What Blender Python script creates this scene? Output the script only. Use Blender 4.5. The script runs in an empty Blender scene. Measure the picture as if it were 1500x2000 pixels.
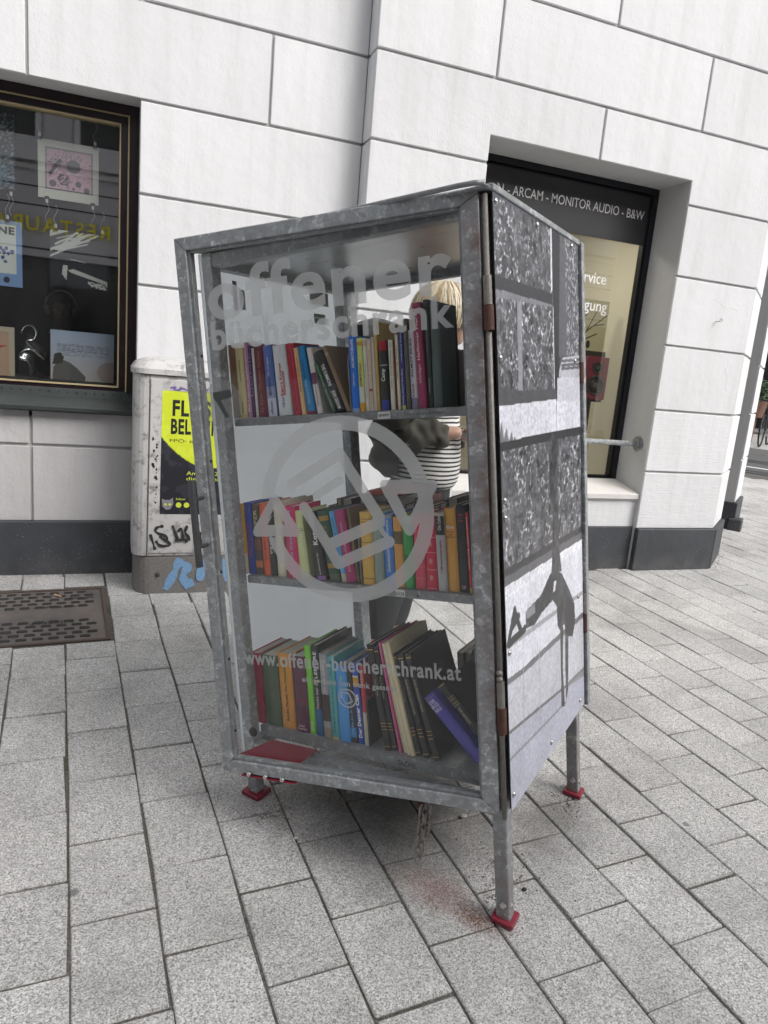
import bpy, bmesh, math, random
import numpy as np
from mathutils import Matrix, Vector

random.seed(7)
SC = bpy.context.scene
COL = SC.collection

# ------------------------------------------------------------------ camera
CAM_H = 1.53
FPX, CX, CY = 1380.0, 750.0, 1000.0              # focal length and centre in photo pixels (1500 x 2000)
R = np.array([[0.93375, 0.00978, 0.35780],
              [-0.34741, -0.21584, 0.91253],
              [0.08615, -0.97638, -0.19815]])     # camera (right, down, forward) -> world
cam_data = bpy.data.cameras.new('camera')
cam_data.sensor_fit = 'VERTICAL'
cam_data.sensor_height = 36.0
cam_data.lens = 36.0 * FPX / 2000.0
cam_data.clip_start = 0.05
cam_data.clip_end = 300.0
cam = bpy.data.objects.new('camera', cam_data)
COL.objects.link(cam)
M = Matrix.Identity(4)
for i in range(3):
    M[i][0] = R[i, 0]; M[i][1] = -R[i, 1]; M[i][2] = -R[i, 2]
M.translation = (0, 0, CAM_H)
cam.matrix_world = M
SC.camera = cam

# ------------------------------------------------------------------ world, sun, exposure
SUN_EL, SUN_AZ = math.radians(40), math.radians(140)       # azimuth from +Y towards +X
world = bpy.data.worlds.new('World')
SC.world = world
world.use_nodes = True
wn = world.node_tree
wn.nodes.clear()
sky = wn.nodes.new('ShaderNodeTexSky')
sky.sky_type = 'NISHITA'
sky.sun_disc = False
sky.sun_elevation = SUN_EL
sky.sun_rotation = SUN_AZ
sky.air_density = 1.5
sky.dust_density = 6.0
sky.ozone_density = 1.0
hsv = wn.nodes.new('ShaderNodeHueSaturation')
hsv.inputs['Saturation'].default_value = 0.22
bgn = wn.nodes.new('ShaderNodeBackground')
bgn.inputs['Strength'].default_value = 0.15
wo = wn.nodes.new('ShaderNodeOutputWorld')
wn.links.new(sky.outputs[0], hsv.inputs['Color'])
wn.links.new(hsv.outputs[0], bgn.inputs['Color'])
wn.links.new(bgn.outputs[0], wo.inputs['Surface'])

sun_data = bpy.data.lights.new('sun', 'SUN')
sun_data.energy = 1.0
sun_data.angle = math.radians(35)
sun_data.color = (1.0, 0.993, 0.985)
sun = bpy.data.objects.new('sun', sun_data)
COL.objects.link(sun)
sd = Vector((math.sin(SUN_AZ) * math.cos(SUN_EL), math.cos(SUN_AZ) * math.cos(SUN_EL), math.sin(SUN_EL)))
sun.rotation_euler = sd.to_track_quat('Z', 'Y').to_euler()

SC.view_settings.view_transform = 'Standard'
SC.view_settings.look = 'None'
SC.view_settings.gamma = 1.0
SC.view_settings.use_curve_mapping = False
SC.view_settings.exposure = 0.47
SC.render.engine = 'CYCLES'
SC.cycles.use_denoising = True
SC.cycles.max_bounces = 10
SC.cycles.transparent_max_bounces = 40
SC.cycles.glossy_bounces = 5
SC.cycles.diffuse_bounces = 4
SC.cycles.sample_clamp_indirect = 6.0

# ------------------------------------------------------------------ measuring helpers (photo pixel -> point on a known plane)
def ray(p):
    return R @ np.array([p[0] - CX, p[1] - CY, FPX])

def on_y(p, y):
    d = ray(p)
    return d * (y / d[1]) + np.array([0, 0, CAM_H])

SLX, SLY = -0.0021, 0.0479                        # the pavement rises gently towards the house
def gz(x, y):
    return SLX * x + SLY * y

def on_ground(p):
    d = ray(p)
    k = -CAM_H / (d[2] - SLX * d[0] - SLY * d[1])
    return d * k + np.array([0, 0, CAM_H])

def proj(P):
    q = R.T @ (np.array(P, float) - [0, 0, CAM_H])
    return (CX + FPX * q[0] / q[2], CY + FPX * q[1] / q[2], q[2])

# the leaning bookcase: own axes u (width), v (depth), w (height), origin at the foot of its printed side panel
BK = np.array([[0.62857, 0.76957, -0.11250],
               [-0.76331, 0.63816, 0.10053],
               [0.14916, 0.02268, 0.98855]])
BT = np.array([0.9872, 1.4260, 0.4116])
MB_ = Matrix.Identity(4)
for i in range(3):
    for j in range(3):
        MB_[i][j] = BK[i, j]
    MB_[i][3] = BT[i]

def _loc(p):
    return BK.T @ ray(p), BK.T @ (np.array([0, 0, CAM_H]) - BT)

def on_v(p, v):
    d, o = _loc(p)
    return o + d * ((v - o[1]) / d[1])

def on_u(p, u):
    d, o = _loc(p)
    return o + d * ((u - o[0]) / d[0])

UH, VH, PH = -0.020, -0.0141, 0.1475              # hinge line and opening angle of the front door
def on_door(p):
    n = np.array([-math.sin(PH), math.cos(PH), 0])
    d, o = _loc(p)
    q = o + d * ((np.array([UH, VH, 0]) - o).dot(n) / d.dot(n))
    return ((UH - q[0]) * math.cos(PH) + (VH - q[1]) * math.sin(PH), q[2])

# ------------------------------------------------------------------ material helpers
def srgb(r, g=None, b=None):
    if g is None:
        r, g, b = r
    f = lambda c: (c / 255 / 12.92) if c <= 10 else ((c / 255 + 0.055) / 1.055) ** 2.4
    return (f(r), f(g), f(b))

class NT:
    def __init__(s, name):
        s.m = bpy.data.materials.new(name)
        s.m.use_nodes = True
        s.t = s.m.node_tree
        s.t.nodes.clear()
        s.out = s.t.nodes.new('ShaderNodeOutputMaterial')
    def n(s, typ, **kw):
        nd = s.t.nodes.new('ShaderNode' + typ)
        for k, v in kw.items():
            setattr(nd, k, v)
        return nd
    def link(s, a, b):
        s.t.links.new(a, b)
    def val(s, sock, v):
        if hasattr(v, 'is_output'):
            s.t.links.new(v, sock)
        else:
            sock.default_value = (*v, 1.0) if isinstance(v, tuple) and len(v) == 3 and sock.type == 'RGBA' else v
    def pos(s, obj=False):
        if obj:
            return s.n('TexCoord').outputs['Object']
        return s.n('NewGeometry').outputs['Position']
    def mapping(s, vec, scale=(1, 1, 1), rot=(0, 0, 0), loc=(0, 0, 0)):
        m = s.n('Mapping')
        s.link(vec, m.inputs['Vector'])
        m.inputs['Scale'].default_value = scale
        m.inputs['Rotation'].default_value = rot
        m.inputs['Location'].default_value = loc
        return m.outputs[0]
    def noise(s, vec, scale, detail=4, rough=0.6, dist=0.0):
        n = s.n('TexNoise')
        s.link(vec, n.inputs['Vector'])
        n.inputs['Scale'].default_value = scale
        n.inputs['Detail'].default_value = detail
        n.inputs['Roughness'].default_value = rough
        n.inputs['Distortion'].default_value = dist
        return n.outputs['Fac']
    def vor(s, vec, scale, feature='F1', out='Distance', rnd=1.0):
        n = s.n('TexVoronoi')
        n.feature = feature
        s.link(vec, n.inputs['Vector'])
        n.inputs['Scale'].default_value = scale
        n.inputs['Randomness'].default_value = rnd
        return n.outputs[out]
    def ramp(s, fac, stops, interp='LINEAR'):
        r = s.n('ValToRGB')
        s.link(fac, r.inputs[0])
        el = r.color_ramp.elements
        r.color_ramp.interpolation = interp
        while len(el) < len(stops):
            el.new(0.5)
        for e, (p, c) in zip(el, stops):
            e.position = p
            e.color = (*c, 1) if isinstance(c, tuple) else (c, c, c, 1)
        return r.outputs[0]
    def mix(s, fac, a, b, mode='MIX'):
        m = s.n('MixRGB', blend_type=mode)
        s.val(m.inputs[0], fac)
        s.val(m.inputs[1], a)
        s.val(m.inputs[2], b)
        return m.outputs[0]
    def math(s, op, a, b=None, c=None, clamp=False):
        m = s.n('Math', operation=op, use_clamp=clamp)
        s.val(m.inputs[0], a)
        if b is not None:
            s.val(m.inputs[1], b)
        if c is not None:
            s.val(m.inputs[2], c)
        return m.outputs[0]
    def sep(s, vec):
        x = s.n('SeparateXYZ')
        s.link(vec, x.inputs[0])
        return x.outputs
    def bump(s, h, dist=0.002, strength=0.6, normal=None):
        b = s.n('Bump')
        s.link(h, b.inputs['Height'])
        b.inputs['Distance'].default_value = dist
        b.inputs['Strength'].default_value = strength
        if normal is not None:
            s.link(normal, b.inputs['Normal'])
        return b.outputs[0]
    def pbsdf(s, color, rough=0.6, metal=0.0, normal=None, spec=None, coat=None):
        p = s.n('BsdfPrincipled')
        s.val(p.inputs['Base Color'], color)
        s.val(p.inputs['Roughness'], rough)
        s.val(p.inputs['Metallic'], metal)
        if spec is not None:
            p.inputs['Specular IOR Level'].default_value = spec
        if coat is not None:
            p.inputs['Coat Weight'].default_value = coat
        if normal is not None:
            s.link(normal, p.inputs['Normal'])
        s.link(p.outputs[0], s.out.inputs['Surface'])
        return p

_mc = {}
def plain(name, color, rough=0.6, metal=0.0, var=0.12, scale=8.0, bscale=60.0, bdist=0.0006, spec=None):
    """A procedural material: base colour with soft mottling and a fine relief."""
    key = (name, color, rough, metal)
    if key in _mc:
        return _mc[key]
    t = NT(name)
    p = t.pos()
    n = t.noise(p, scale, 5, 0.65)
    c = t.mix(n, tuple(max(0, x * (1 - var)) for x in color), tuple(min(1, x * (1 + var)) for x in color))
    nb = t.noise(p, bscale, 3, 0.6)
    r = t.math('MULTIPLY_ADD', n, 0.2, max(0.03, rough - 0.1))
    t.pbsdf(c, r, metal, t.bump(nb, bdist, 0.5), spec)
    _mc[key] = t.m
    return t.m

def plaster(name, base, dirt, grain=1.0, brushed=False):
    t = NT(name)
    p = t.pos()
    big = t.noise(p, 1.1, 5, 0.6)
    streak = t.noise(t.mapping(p, (9, 9, 0.9)), 1.0, 5, 0.65)
    spot = t.noise(p, 26, 4, 0.7)
    c = t.mix(t.ramp(big, [(0.35, 0.0), (0.72, 1.0)]), tuple(x * 0.93 for x in base), base)
    c = t.mix(t.ramp(streak, [(0.46, 0.0), (0.80, 0.42)]), c, dirt)
    c = t.mix(t.ramp(spot, [(0.66, 0.0), (0.8, 0.35)]), c, dirt)
    oi = t.n('ObjectInfo')
    tone = t.math('MULTIPLY_ADD', oi.outputs['Random'], 0.09, 0.935)
    tc = t.n('CombineXYZ')
    for k in range(3):
        t.link(tone, tc.inputs[k])
    c = t.mix(1.0, c, tc.outputs[0], 'MULTIPLY')
    pits = t.vor(p, 23)
    pn = t.noise(p, 5.0, 3, 0.6)
    pit = t.math('MULTIPLY', t.ramp(pits, [(0.0, 1.0), (0.07, 0.0)]), t.ramp(pn, [(0.6, 0.0), (0.68, 1.0)]))
    c = t.mix(t.math('MULTIPLY', pit, 0.6), c, tuple(x * 0.25 for x in dirt))
    uneven = t.ramp(t.noise(p, 2.2, 3, 0.6), [(0.35, 0.25), (0.7, 1.0)])
    h = t.math('ADD', t.math('MULTIPLY', t.noise(p, 75, 4, 0.72, 0.4), uneven), t.math('MULTIPLY', t.noise(p, 12, 3, 0.5), 1.4))
    if brushed:
        h = t.math('ADD', h, t.math('MULTIPLY', t.noise(t.mapping(p, (5, 5, 110)), 1.0, 4, 0.6, 1.2), 1.3))
    t.pbsdf(c, 0.9, 0.0, t.bump(h, 0.0032 * grain, 0.7), 0.25)
    return t.m

def galvanised(name, lo=0.25, hi=0.52, rust=None):
    t = NT(name)
    p = t.pos()
    w = t.n('VectorMath', operation='ADD')
    t.link(p, w.inputs[0])
    nv = t.n('TexNoise')
    t.link(p, nv.inputs['Vector'])
    nv.inputs['Scale'].default_value = 30
    sc_ = t.n('VectorMath', operation='SCALE')
    t.link(nv.outputs['Color'], sc_.inputs[0])
    sc_.inputs['Scale'].default_value = 0.018
    t.link(sc_.outputs[0], w.inputs[1])
    cell = t.sep(t.vor(w.outputs[0], 62, 'F1', 'Color'))[0]
    cell2 = t.sep(t.vor(w.outputs[0], 150, 'F1', 'Color'))[1]
    f = t.math('ADD', t.math('MULTIPLY', cell, 0.65), t.math('MULTIPLY', cell2, 0.35))
    c = t.ramp(f, [(0.0, (lo, lo * 1.04, lo * 1.07)), (0.55, ((lo + hi) * .42, (lo + hi) * .44, (lo + hi) * .46)), (0.8, (hi * .8, hi * .83, hi * .86)), (0.97, (hi * 1.25, hi * 1.28, hi * 1.32))])
    sm = t.noise(p, 5, 4, 0.7)
    c = t.mix(t.ramp(sm, [(0.45, 0.0), (0.75, 0.5)]), c, (lo * 0.8, lo * 0.82, lo * 0.82))
    scr = t.noise(t.mapping(p, (160, 160, 18), (0.5, 0.4, 0)), 1.0, 3, 0.5)
    c = t.mix(t.ramp(scr, [(0.70, 0.0), (0.76, 0.55)]), c, (0.55, 0.56, 0.57))
    metal = 0.30
    if rust:
        axis, lo_r, hi_r, amt = rust
        q = t.sep(t.pos(True))[axis]
        m = t.n('MapRange')
        t.link(q, m.inputs['Value'])
        m.inputs['From Min'].default_value = lo_r
        m.inputs['From Max'].default_value = hi_r
        rn = t.noise(p, 9, 5, 0.7)
        fac = t.math('MULTIPLY', t.math('MULTIPLY', m.outputs[0], t.ramp(rn, [(0.38, 0.0), (0.62, 1.0)])), amt, clamp=True)
        c = t.mix(fac, c, (0.16, 0.055, 0.03))
    t.pbsdf(c, t.math('MULTIPLY_ADD', f, 0.25, 0.34), metal, t.bump(t.noise(p, 90, 3, 0.6), 0.0005, 0.4))
    return t.m

def thin_glass(name, tint=(0.93, 0.95, 0.94), boost=1.0, dirt=0.03):
    t = NT(name)
    g = t.n('NewGeometry')
    d = t.n('VectorMath', operation='DOT_PRODUCT')
    t.link(g.outputs['Incoming'], d.inputs[0])
    t.link(g.outputs['Normal'], d.inputs[1])
    a = t.math('ABSOLUTE', d.outputs['Value'])
    fr = t.math('MULTIPLY_ADD', t.math('POWER', t.math('SUBTRACT', 1.0, a), 5.0), 0.95, 0.045)
    fr = t.math('MULTIPLY', fr, boost, clamp=True)
    tr = t.n('BsdfTransparent')
    tr.inputs[0].default_value = (*tint, 1)
    gl = t.n('BsdfGlossy')
    gl.inputs['Roughness'].default_value = 0.0
    gl.inputs['Color'].default_value = (1, 1, 1, 1)
    mx = t.n('MixShader')
    t.link(fr, mx.inputs[0]); t.link(tr.outputs[0], mx.inputs[1]); t.link(gl.outputs[0], mx.inputs[2])
    df = t.n('BsdfDiffuse')
    df.inputs[0].default_value = (0.6, 0.6, 0.6, 1)
    mx2 = t.n('MixShader')
    sm = t.noise(t.mapping(g.outputs['Position'], (3, 3, 0.8)), 2.0, 5, 0.7)
    t.link(t.ramp(sm, [(0.35, 0.0), (0.8, dirt)]), mx2.inputs[0])
    t.link(mx.outputs[0], mx2.inputs[1]); t.link(df.outputs[0], mx2.inputs[2])
    t.link(mx2.outputs[0], t.out.inputs['Surface'])
    return t.m

def vinyl(name, color=(0.65, 0.66, 0.665), solid=0.66):
    t = NT(name)
    tr = t.n('BsdfTransparent')
    df = t.n('BsdfDiffuse')
    df.inputs[0].default_value = (*color, 1)
    tl = t.n('BsdfTranslucent')
    tl.inputs[0].default_value = (*color, 1)
    m0 = t.n('MixShader')
    m0.inputs[0].default_value = 0.2
    t.link(df.outputs[0], m0.inputs[1]); t.link(tl.outputs[0], m0.inputs[2])
    mx = t.n('MixShader')
    n = t.noise(t.pos(), 5, 4, 0.6)
    t.link(t.math('MULTIPLY_ADD', n, 0.16, solid - 0.08), mx.inputs[0])
    t.link(tr.outputs[0], mx.inputs[1]); t.link(m0.outputs[0], mx.inputs[2])
    t.link(mx.outputs[0], t.out.inputs['Surface'])
    return t.m

def print_mat(name, rough=0.35):
    """Printed surface: the ink colours come from the mesh's colour attribute."""
    t = NT(name)
    a = t.n('VertexColor')
    a.layer_name = 'ink'
    n = t.noise(t.pos(), 300, 2, 0.5)
    c = t.mix(1.0, a.outputs['Color'], t.ramp(n, [(0.3, 0.88), (0.7, 1.0)]), 'MULTIPLY')
    t.pbsdf(c, rough, 0.0)
    return t.m

def slab_material():
    t = NT('granite_paving')
    p = t.pos()
    grain = t.noise(p, 210, 3, 0.75)
    grain2 = t.vor(p, 300, 'F1', 'Color')
    g2 = t.sep(grain2)[0]
    f = t.math('ADD', t.math('MULTIPLY', grain, 0.72), t.math('MULTIPLY', g2, 0.28))
    c = t.ramp(f, [(0.30, (0.16, 0.156, 0.153)), (0.42, (0.38, 0.373, 0.368)), (0.53, (0.53, 0.522, 0.516)), (0.66, (0.77, 0.76, 0.752))])
    oi = t.n('ObjectInfo')
    hv = t.math('MULTIPLY_ADD', oi.outputs['Random'], 0.16, 0.87)
    hvc = t.n('CombineXYZ')
    for k in range(3):
        t.link(hv, hvc.inputs[k])
    c = t.mix(1.0, c, hvc.outputs[0], 'MULTIPLY')
    dirt = t.noise(p, 1.7, 6, 0.68, 0.3)
    c = t.mix(t.ramp(dirt, [(0.44, 0.0), (0.76, 0.62)]), c, (0.15, 0.145, 0.14))
    spots = t.noise(p, 11, 5, 0.7)
    c = t.mix(t.ramp(spots, [(0.63, 0.0), (0.80, 0.55)]), c, (0.10, 0.095, 0.09))
    gum = t.vor(p, 3.1)
    c = t.mix(t.ramp(gum, [(0.0, 0.75), (0.038, 0.7), (0.05, 0.0)]), c, (0.12, 0.12, 0.118))
    # old rust stains that ran out from the chain and from the front foot of the bookcase, and a grimy contact shadow painted in below the case
    def stain_shade(cx, cy, rx, ry, ang, rim):
        q = t.mapping(p, (1, 1, 0.0))
        vm = t.n('VectorMath', operation='SUBTRACT')
        t.link(q, vm.inputs[0]); vm.inputs[1].default_value = (cx, cy, 0)
        m2 = t.n('VectorRotate'); m2.rotation_type = 'Z_AXIS'
        t.link(vm.outputs[0], m2.inputs['Vector']); m2.inputs['Angle'].default_value = -ang
        m3 = t.n('VectorMath', operation='DIVIDE')
        t.link(m2.outputs[0], m3.inputs[0]); m3.inputs[1].default_value = (rx, ry, 1)
        ln = t.n('VectorMath', operation='LENGTH'); t.link(m3.outputs[0], ln.inputs[0])
        wob = t.math('MULTIPLY_ADD', t.noise(p, 9, 5, 0.75), 0.9, -0.45)
        return t.ramp(t.math('ADD', ln.outputs['Value'], wob), [(0.15, 1.0), (rim, 0.0)])
    grime_shade = stain_shade(0.95, 1.95, 0.42, 0.50, -0.86, 1.25)
    c = t.mix(t.math('MULTIPLY', grime_shade, 0.80), c, (0.075, 0.07, 0.066))
    grime_shade2 = stain_shade(1.42, 1.78, 0.30, 0.20, 0.6, 1.2)
    c = t.mix(t.math('MULTIPLY', grime_shade2, 0.62), c, (0.085, 0.08, 0.076))
    r1 = stain_shade(0.885, 1.565, 0.17, 0.085, -0.80, 1.15)
    c = t.mix(t.math('MULTIPLY', t.math('MULTIPLY', r1, 0.72), t.ramp(f, [(.38, 1.0), (.62, .35)])), c, (0.27, 0.135, 0.11))
    r2 = stain_shade(0.955, 1.445, 0.10, 0.055, -0.72, 1.25)
    c = t.mix(t.math('MULTIPLY', t.math('MULTIPLY', r2, 0.98), t.ramp(f, [(.40, 1.0), (.66, .5)])), c, (0.13, 0.050, 0.03))
    h = t.math('MULTIPLY', grain, 1.0)
    t.pbsdf(c, 0.85, 0.0, t.bump(h, 0.0022, 0.65), 0.3)
    return t.m

def filler_material():
    t = NT('joint_sand')
    p = t.pos()
    n = t.noise(p, 140, 4, 0.75)
    c = t.ramp(n, [(0.3, (0.05, 0.046, 0.042)), (0.55, (0.15, 0.14, 0.13)), (0.75, (0.36, 0.34, 0.32))])
    moss = t.noise(p, 2.6, 5, 0.7)
    c = t.mix(t.ramp(moss, [(0.48, 0.0), (0.66, 0.6)]), c, (0.055, 0.06, 0.025))
    t.pbsdf(c, 0.95, 0.0, t.bump(n, 0.006, 0.9), 0.2)
    return t.m

M_WHITE = plaster('white_plaster', (0.715, 0.718, 0.732), (0.49, 0.487, 0.485))
M_BRUSH = plaster('brushed_white_plaster', (0.735, 0.74, 0.755), (0.50, 0.50, 0.50), 1.0, True)
M_GREYP = plaster('weathered_grey_plaster', (0.55, 0.54, 0.545), (0.40, 0.385, 0.38), 1.8)
M_JOINT = plain('joint_plaster', (0.56, 0.56, 0.57), 0.9, 0, 0.1, 6, 80, 0.001)
M_JAMB_SHADED = plaster('shaded_jamb_plaster', (0.56, 0.56, 0.56), (0.42, 0.41, 0.41))  # white plaster darkened to paint in the shade of the left-facing jambs
M_GALV = galvanised('galvanised_steel')
M_GALVD = galvanised('galvanised_steel_dull', 0.21, 0.38)
M_GALV_DOOR = galvanised('galvanised_door_steel', 0.26, 0.54, (0, -0.06, 0.01, 0.75))
M_GALV_LEG = galvanised('galvanised_leg_steel', 0.25, 0.46, (2, 0.10, -0.25, 0.35))
M_RUST = plain('rusty_hinge_steel', (0.085, 0.036, 0.028), 0.75, 0.1, 0.55, 60, 220, 0.0015)
M_HINGE = plain('weathered_hinge_steel', (0.23, 0.215, 0.20), 0.6, 0.4, 0.5, 90, 260, 0.0015)
M_RED = plain('red_lacquer', (0.22, 0.018, 0.036), 0.5, 0, 0.45, 40, 90)
M_BOLT = plain('steel_bolt', (0.55, 0.55, 0.54), 0.28, 0.9, 0.2, 120)
M_BLACK = plain('black_rubber', (0.014, 0.014, 0.015), 0.6)
M_GLASS = thin_glass('cabinet_glass', (0.992, 0.995, 0.994), 0.60, 0.018)
M_WINGLASS = thin_glass('shop_glass', (0.92, 0.94, 0.94), 3.9, 0.012)
M_SHOPGLASS = thin_glass('display_glass', (0.92, 0.93, 0.92), 2.8, 0.02)
M_VINYL = vinyl('frosted_vinyl')
M_INKPRINT = print_mat('printed_panel', 0.32)
M_PAPER = print_mat('printed_paper', 0.7)
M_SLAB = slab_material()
M_FILL = filler_material()
M_PAGES = None

# ------------------------------------------------------------------ object helpers
def tag(o, label=None, cat=None, group=None, kind=None):
    if label: o['label'] = label
    if cat: o['category'] = cat
    if group: o['group'] = group
    if kind: o['kind'] = kind
    return o

def empty(name, matrix=None, parent=None, label=None, cat=None, group=None):
    o = bpy.data.objects.new(name, None)
    o.empty_display_size = 0.05
    COL.objects.link(o)
    if parent is not None:
        o.parent = parent
    if matrix is not None:
        o.matrix_basis = matrix
    return tag(o, label, cat, group)

def link_mesh(name, me, material, parent=None, matrix=None):
    o = bpy.data.objects.new(name, me)
    COL.objects.link(o)
    if material is not None and not me.materials:
        me.materials.append(material)
    if parent is not None:
        o.parent = parent
    if matrix is not None:
        o.matrix_basis = matrix
    return o

class MB:
    """Collects simple shapes into one mesh."""
    def __init__(s, tf=None):
        s.v, s.f, s.tf = [], [], tf
    def add(s, vs, fs):
        n = len(s.v)
        for q in vs:
            s.v.append(tuple(s.tf(q)) if s.tf else tuple(q))
        s.f += [tuple(i + n for i in f) for f in fs]
        return s
    def box(s, x0, x1, y0, y1, z0, z1):
        return s.add([(x0, y0, z0), (x1, y0, z0), (x1, y1, z0), (x0, y1, z0), (x0, y0, z1), (x1, y0, z1), (x1, y1, z1), (x0, y1, z1)],
                     [(3, 2, 1, 0), (4, 5, 6, 7), (0, 1, 5, 4), (1, 2, 6, 5), (2, 3, 7, 6), (3, 0, 4, 7)])
    def prism(s, poly, a0, a1, axis='y'):
        """polygon in two axes, pushed along the third"""
        n = len(poly)
        def P(p, a):
            if axis == 'y': return (p[0], a, p[1])
            if axis == 'z': return (p[0], p[1], a)
            return (a, p[0], p[1])
        vs = [P(p, a0) for p in poly] + [P(p, a1) for p in poly]
        fs = [tuple(range(n)), tuple(range(2 * n - 1, n - 1, -1))] + [(i, i + n, (i + 1) % n + n, (i + 1) % n) for i in range(n)]
        return s.add(vs, fs)
    def cyl(s, p0, p1, r0, r1=None, n=12, cap=True):
        r1 = r0 if r1 is None else r1
        p0, p1 = Vector(p0), Vector(p1)
        d = (p1 - p0).normalized()
        a = d.orthogonal().normalized()
        b = d.cross(a)
        vs = []
        for p, r in ((p0, r0), (p1, r1)):
            for i in range(n):
                t = 2 * math.pi * i / n
                vs.append(p + a * (r * math.cos(t)) + b * (r * math.sin(t)))
        fs = [(i, (i + 1) % n, (i + 1) % n + n, i + n) for i in range(n)]
        if cap:
            fs += [tuple(range(n - 1, -1, -1)), tuple(range(n, 2 * n))]
        return s.add(vs, fs)
    def tube(s, pts, r, n=8, closed=False):
        pts = [Vector(p) for p in pts]
        m = len(pts)
        rs = r if isinstance(r, (list, tuple)) else [r] * m
        vs, fs = [], []
        prev = None
        for i, p in enumerate(pts):
            q0 = pts[(i - 1) % m] if (closed or i > 0) else p
            q1 = pts[(i + 1) % m] if (closed or i < m - 1) else p
            d = (q1 - q0).normalized()
            a = d.orthogonal().normalized() if prev is None else (prev - d * prev.dot(d)).normalized()
            prev = a
            b = d.cross(a)
            for k in range(n):
                t = 2 * math.pi * k / n
                vs.append(p + a * (rs[i] * math.cos(t)) + b * (rs[i] * math.sin(t)))
        for i in range(m if closed else m - 1):
            j = (i + 1) % m
            for k in range(n):
                fs.append((i * n + k, i * n + (k + 1) % n, j * n + (k + 1) % n, j * n + k))
        if not closed:
            fs += [tuple(range(n - 1, -1, -1)), tuple(range((m - 1) * n, m * n))]
        return s.add(vs, fs)
    def sphere(s, c, r, n=12, m=8, sq=(1, 1, 1)):
        vs, fs = [], []
        for j in range(m + 1):
            th = math.pi * j / m
            for i in range(n):
                ph = 2 * math.pi * i / n
                vs.append((c[0] + r * sq[0] * math.sin(th) * math.cos(ph), c[1] + r * sq[1] * math.sin(th) * math.sin(ph), c[2] + r * sq[2] * math.cos(th)))
        for j in range(m):
            for i in range(n):
                fs.append((j * n + i, (j + 1) * n + i, (j + 1) * n + (i + 1) % n, j * n + (i + 1) % n))
        return s.add(vs, fs)
    def mesh(s, name, bevel=0.0, smooth=False, segs=1):
        me = bpy.data.meshes.new(name)
        me.from_pydata([tuple(map(float, q)) for q in s.v], [], s.f)
        bm = bmesh.new()
        bm.from_mesh(me)
        bmesh.ops.remove_doubles(bm, verts=bm.verts, dist=1e-6)
        bmesh.ops.recalc_face_normals(bm, faces=bm.faces)
        if bevel > 0:
            es = [e for e in bm.edges if len(e.link_faces) == 2 and e.calc_face_angle(0) > 0.6]
            bmesh.ops.bevel(bm, geom=es, offset=bevel, segments=segs, affect='EDGES', clamp_overlap=True)
        bm.to_mesh(me)
        bm.free()
        if smooth:
            for p in me.polygons:
                p.use_smooth = True
        return me
    def build(s, name, material, parent=None, bevel=0.0, smooth=False, matrix=None, segs=1):
        return link_mesh(name, s.mesh(name, bevel, smooth, segs), material, parent, matrix)

_txt = {}
def text_data(string, bold=0.0, res=3):
    key = (string, bold, res)
    if key in _txt:
        return _txt[key]
    cu = bpy.data.curves.new('t', 'FONT')
    cu.body = string
    cu.size = 1.0
    cu.resolution_u = res
    cu.offset = bold
    cu.space_character = 1.10 if bold >= .025 else 1.0
    ob = bpy.data.objects.new('t', cu)
    me = bpy.data.meshes.new_from_object(ob)
    vs = np.array([v.co[:2] for v in me.vertices])
    fs = [tuple(p.vertices) for p in me.polygons]
    bpy.data.objects.remove(ob)
    bpy.data.curves.remove(cu)
    bpy.data.meshes.remove(me)
    _txt[key] = (vs, fs)
    return vs, fs

def text(name, string, material, parent, origin, xd, yd, width=None, height=None, bold=0.0, res=3, fit=True, matrix=None):
    """Flat lettering: lower-left corner at origin, running along xd, standing along yd."""
    vs, fs = text_data(string, bold, res)
    if len(vs) == 0:
        return None
    lo, hi = vs.min(0), vs.max(0)
    sx = width / (hi[0] - lo[0]) if width else None
    sy = height / (hi[1] - lo[1]) if height else None
    sx = sx or sy; sy = sy or sx
    o, xd, yd = np.array(origin, float), np.array(xd, float), np.array(yd, float)
    P = o + np.outer((vs[:, 0] - lo[0]) * sx, xd) + np.outer((vs[:, 1] - (lo[1] if fit else 0)) * sy, yd)
    me = bpy.data.meshes.new(name)
    me.from_pydata(P.tolist(), [], fs)
    return link_mesh(name, me, material, parent, matrix)

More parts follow.
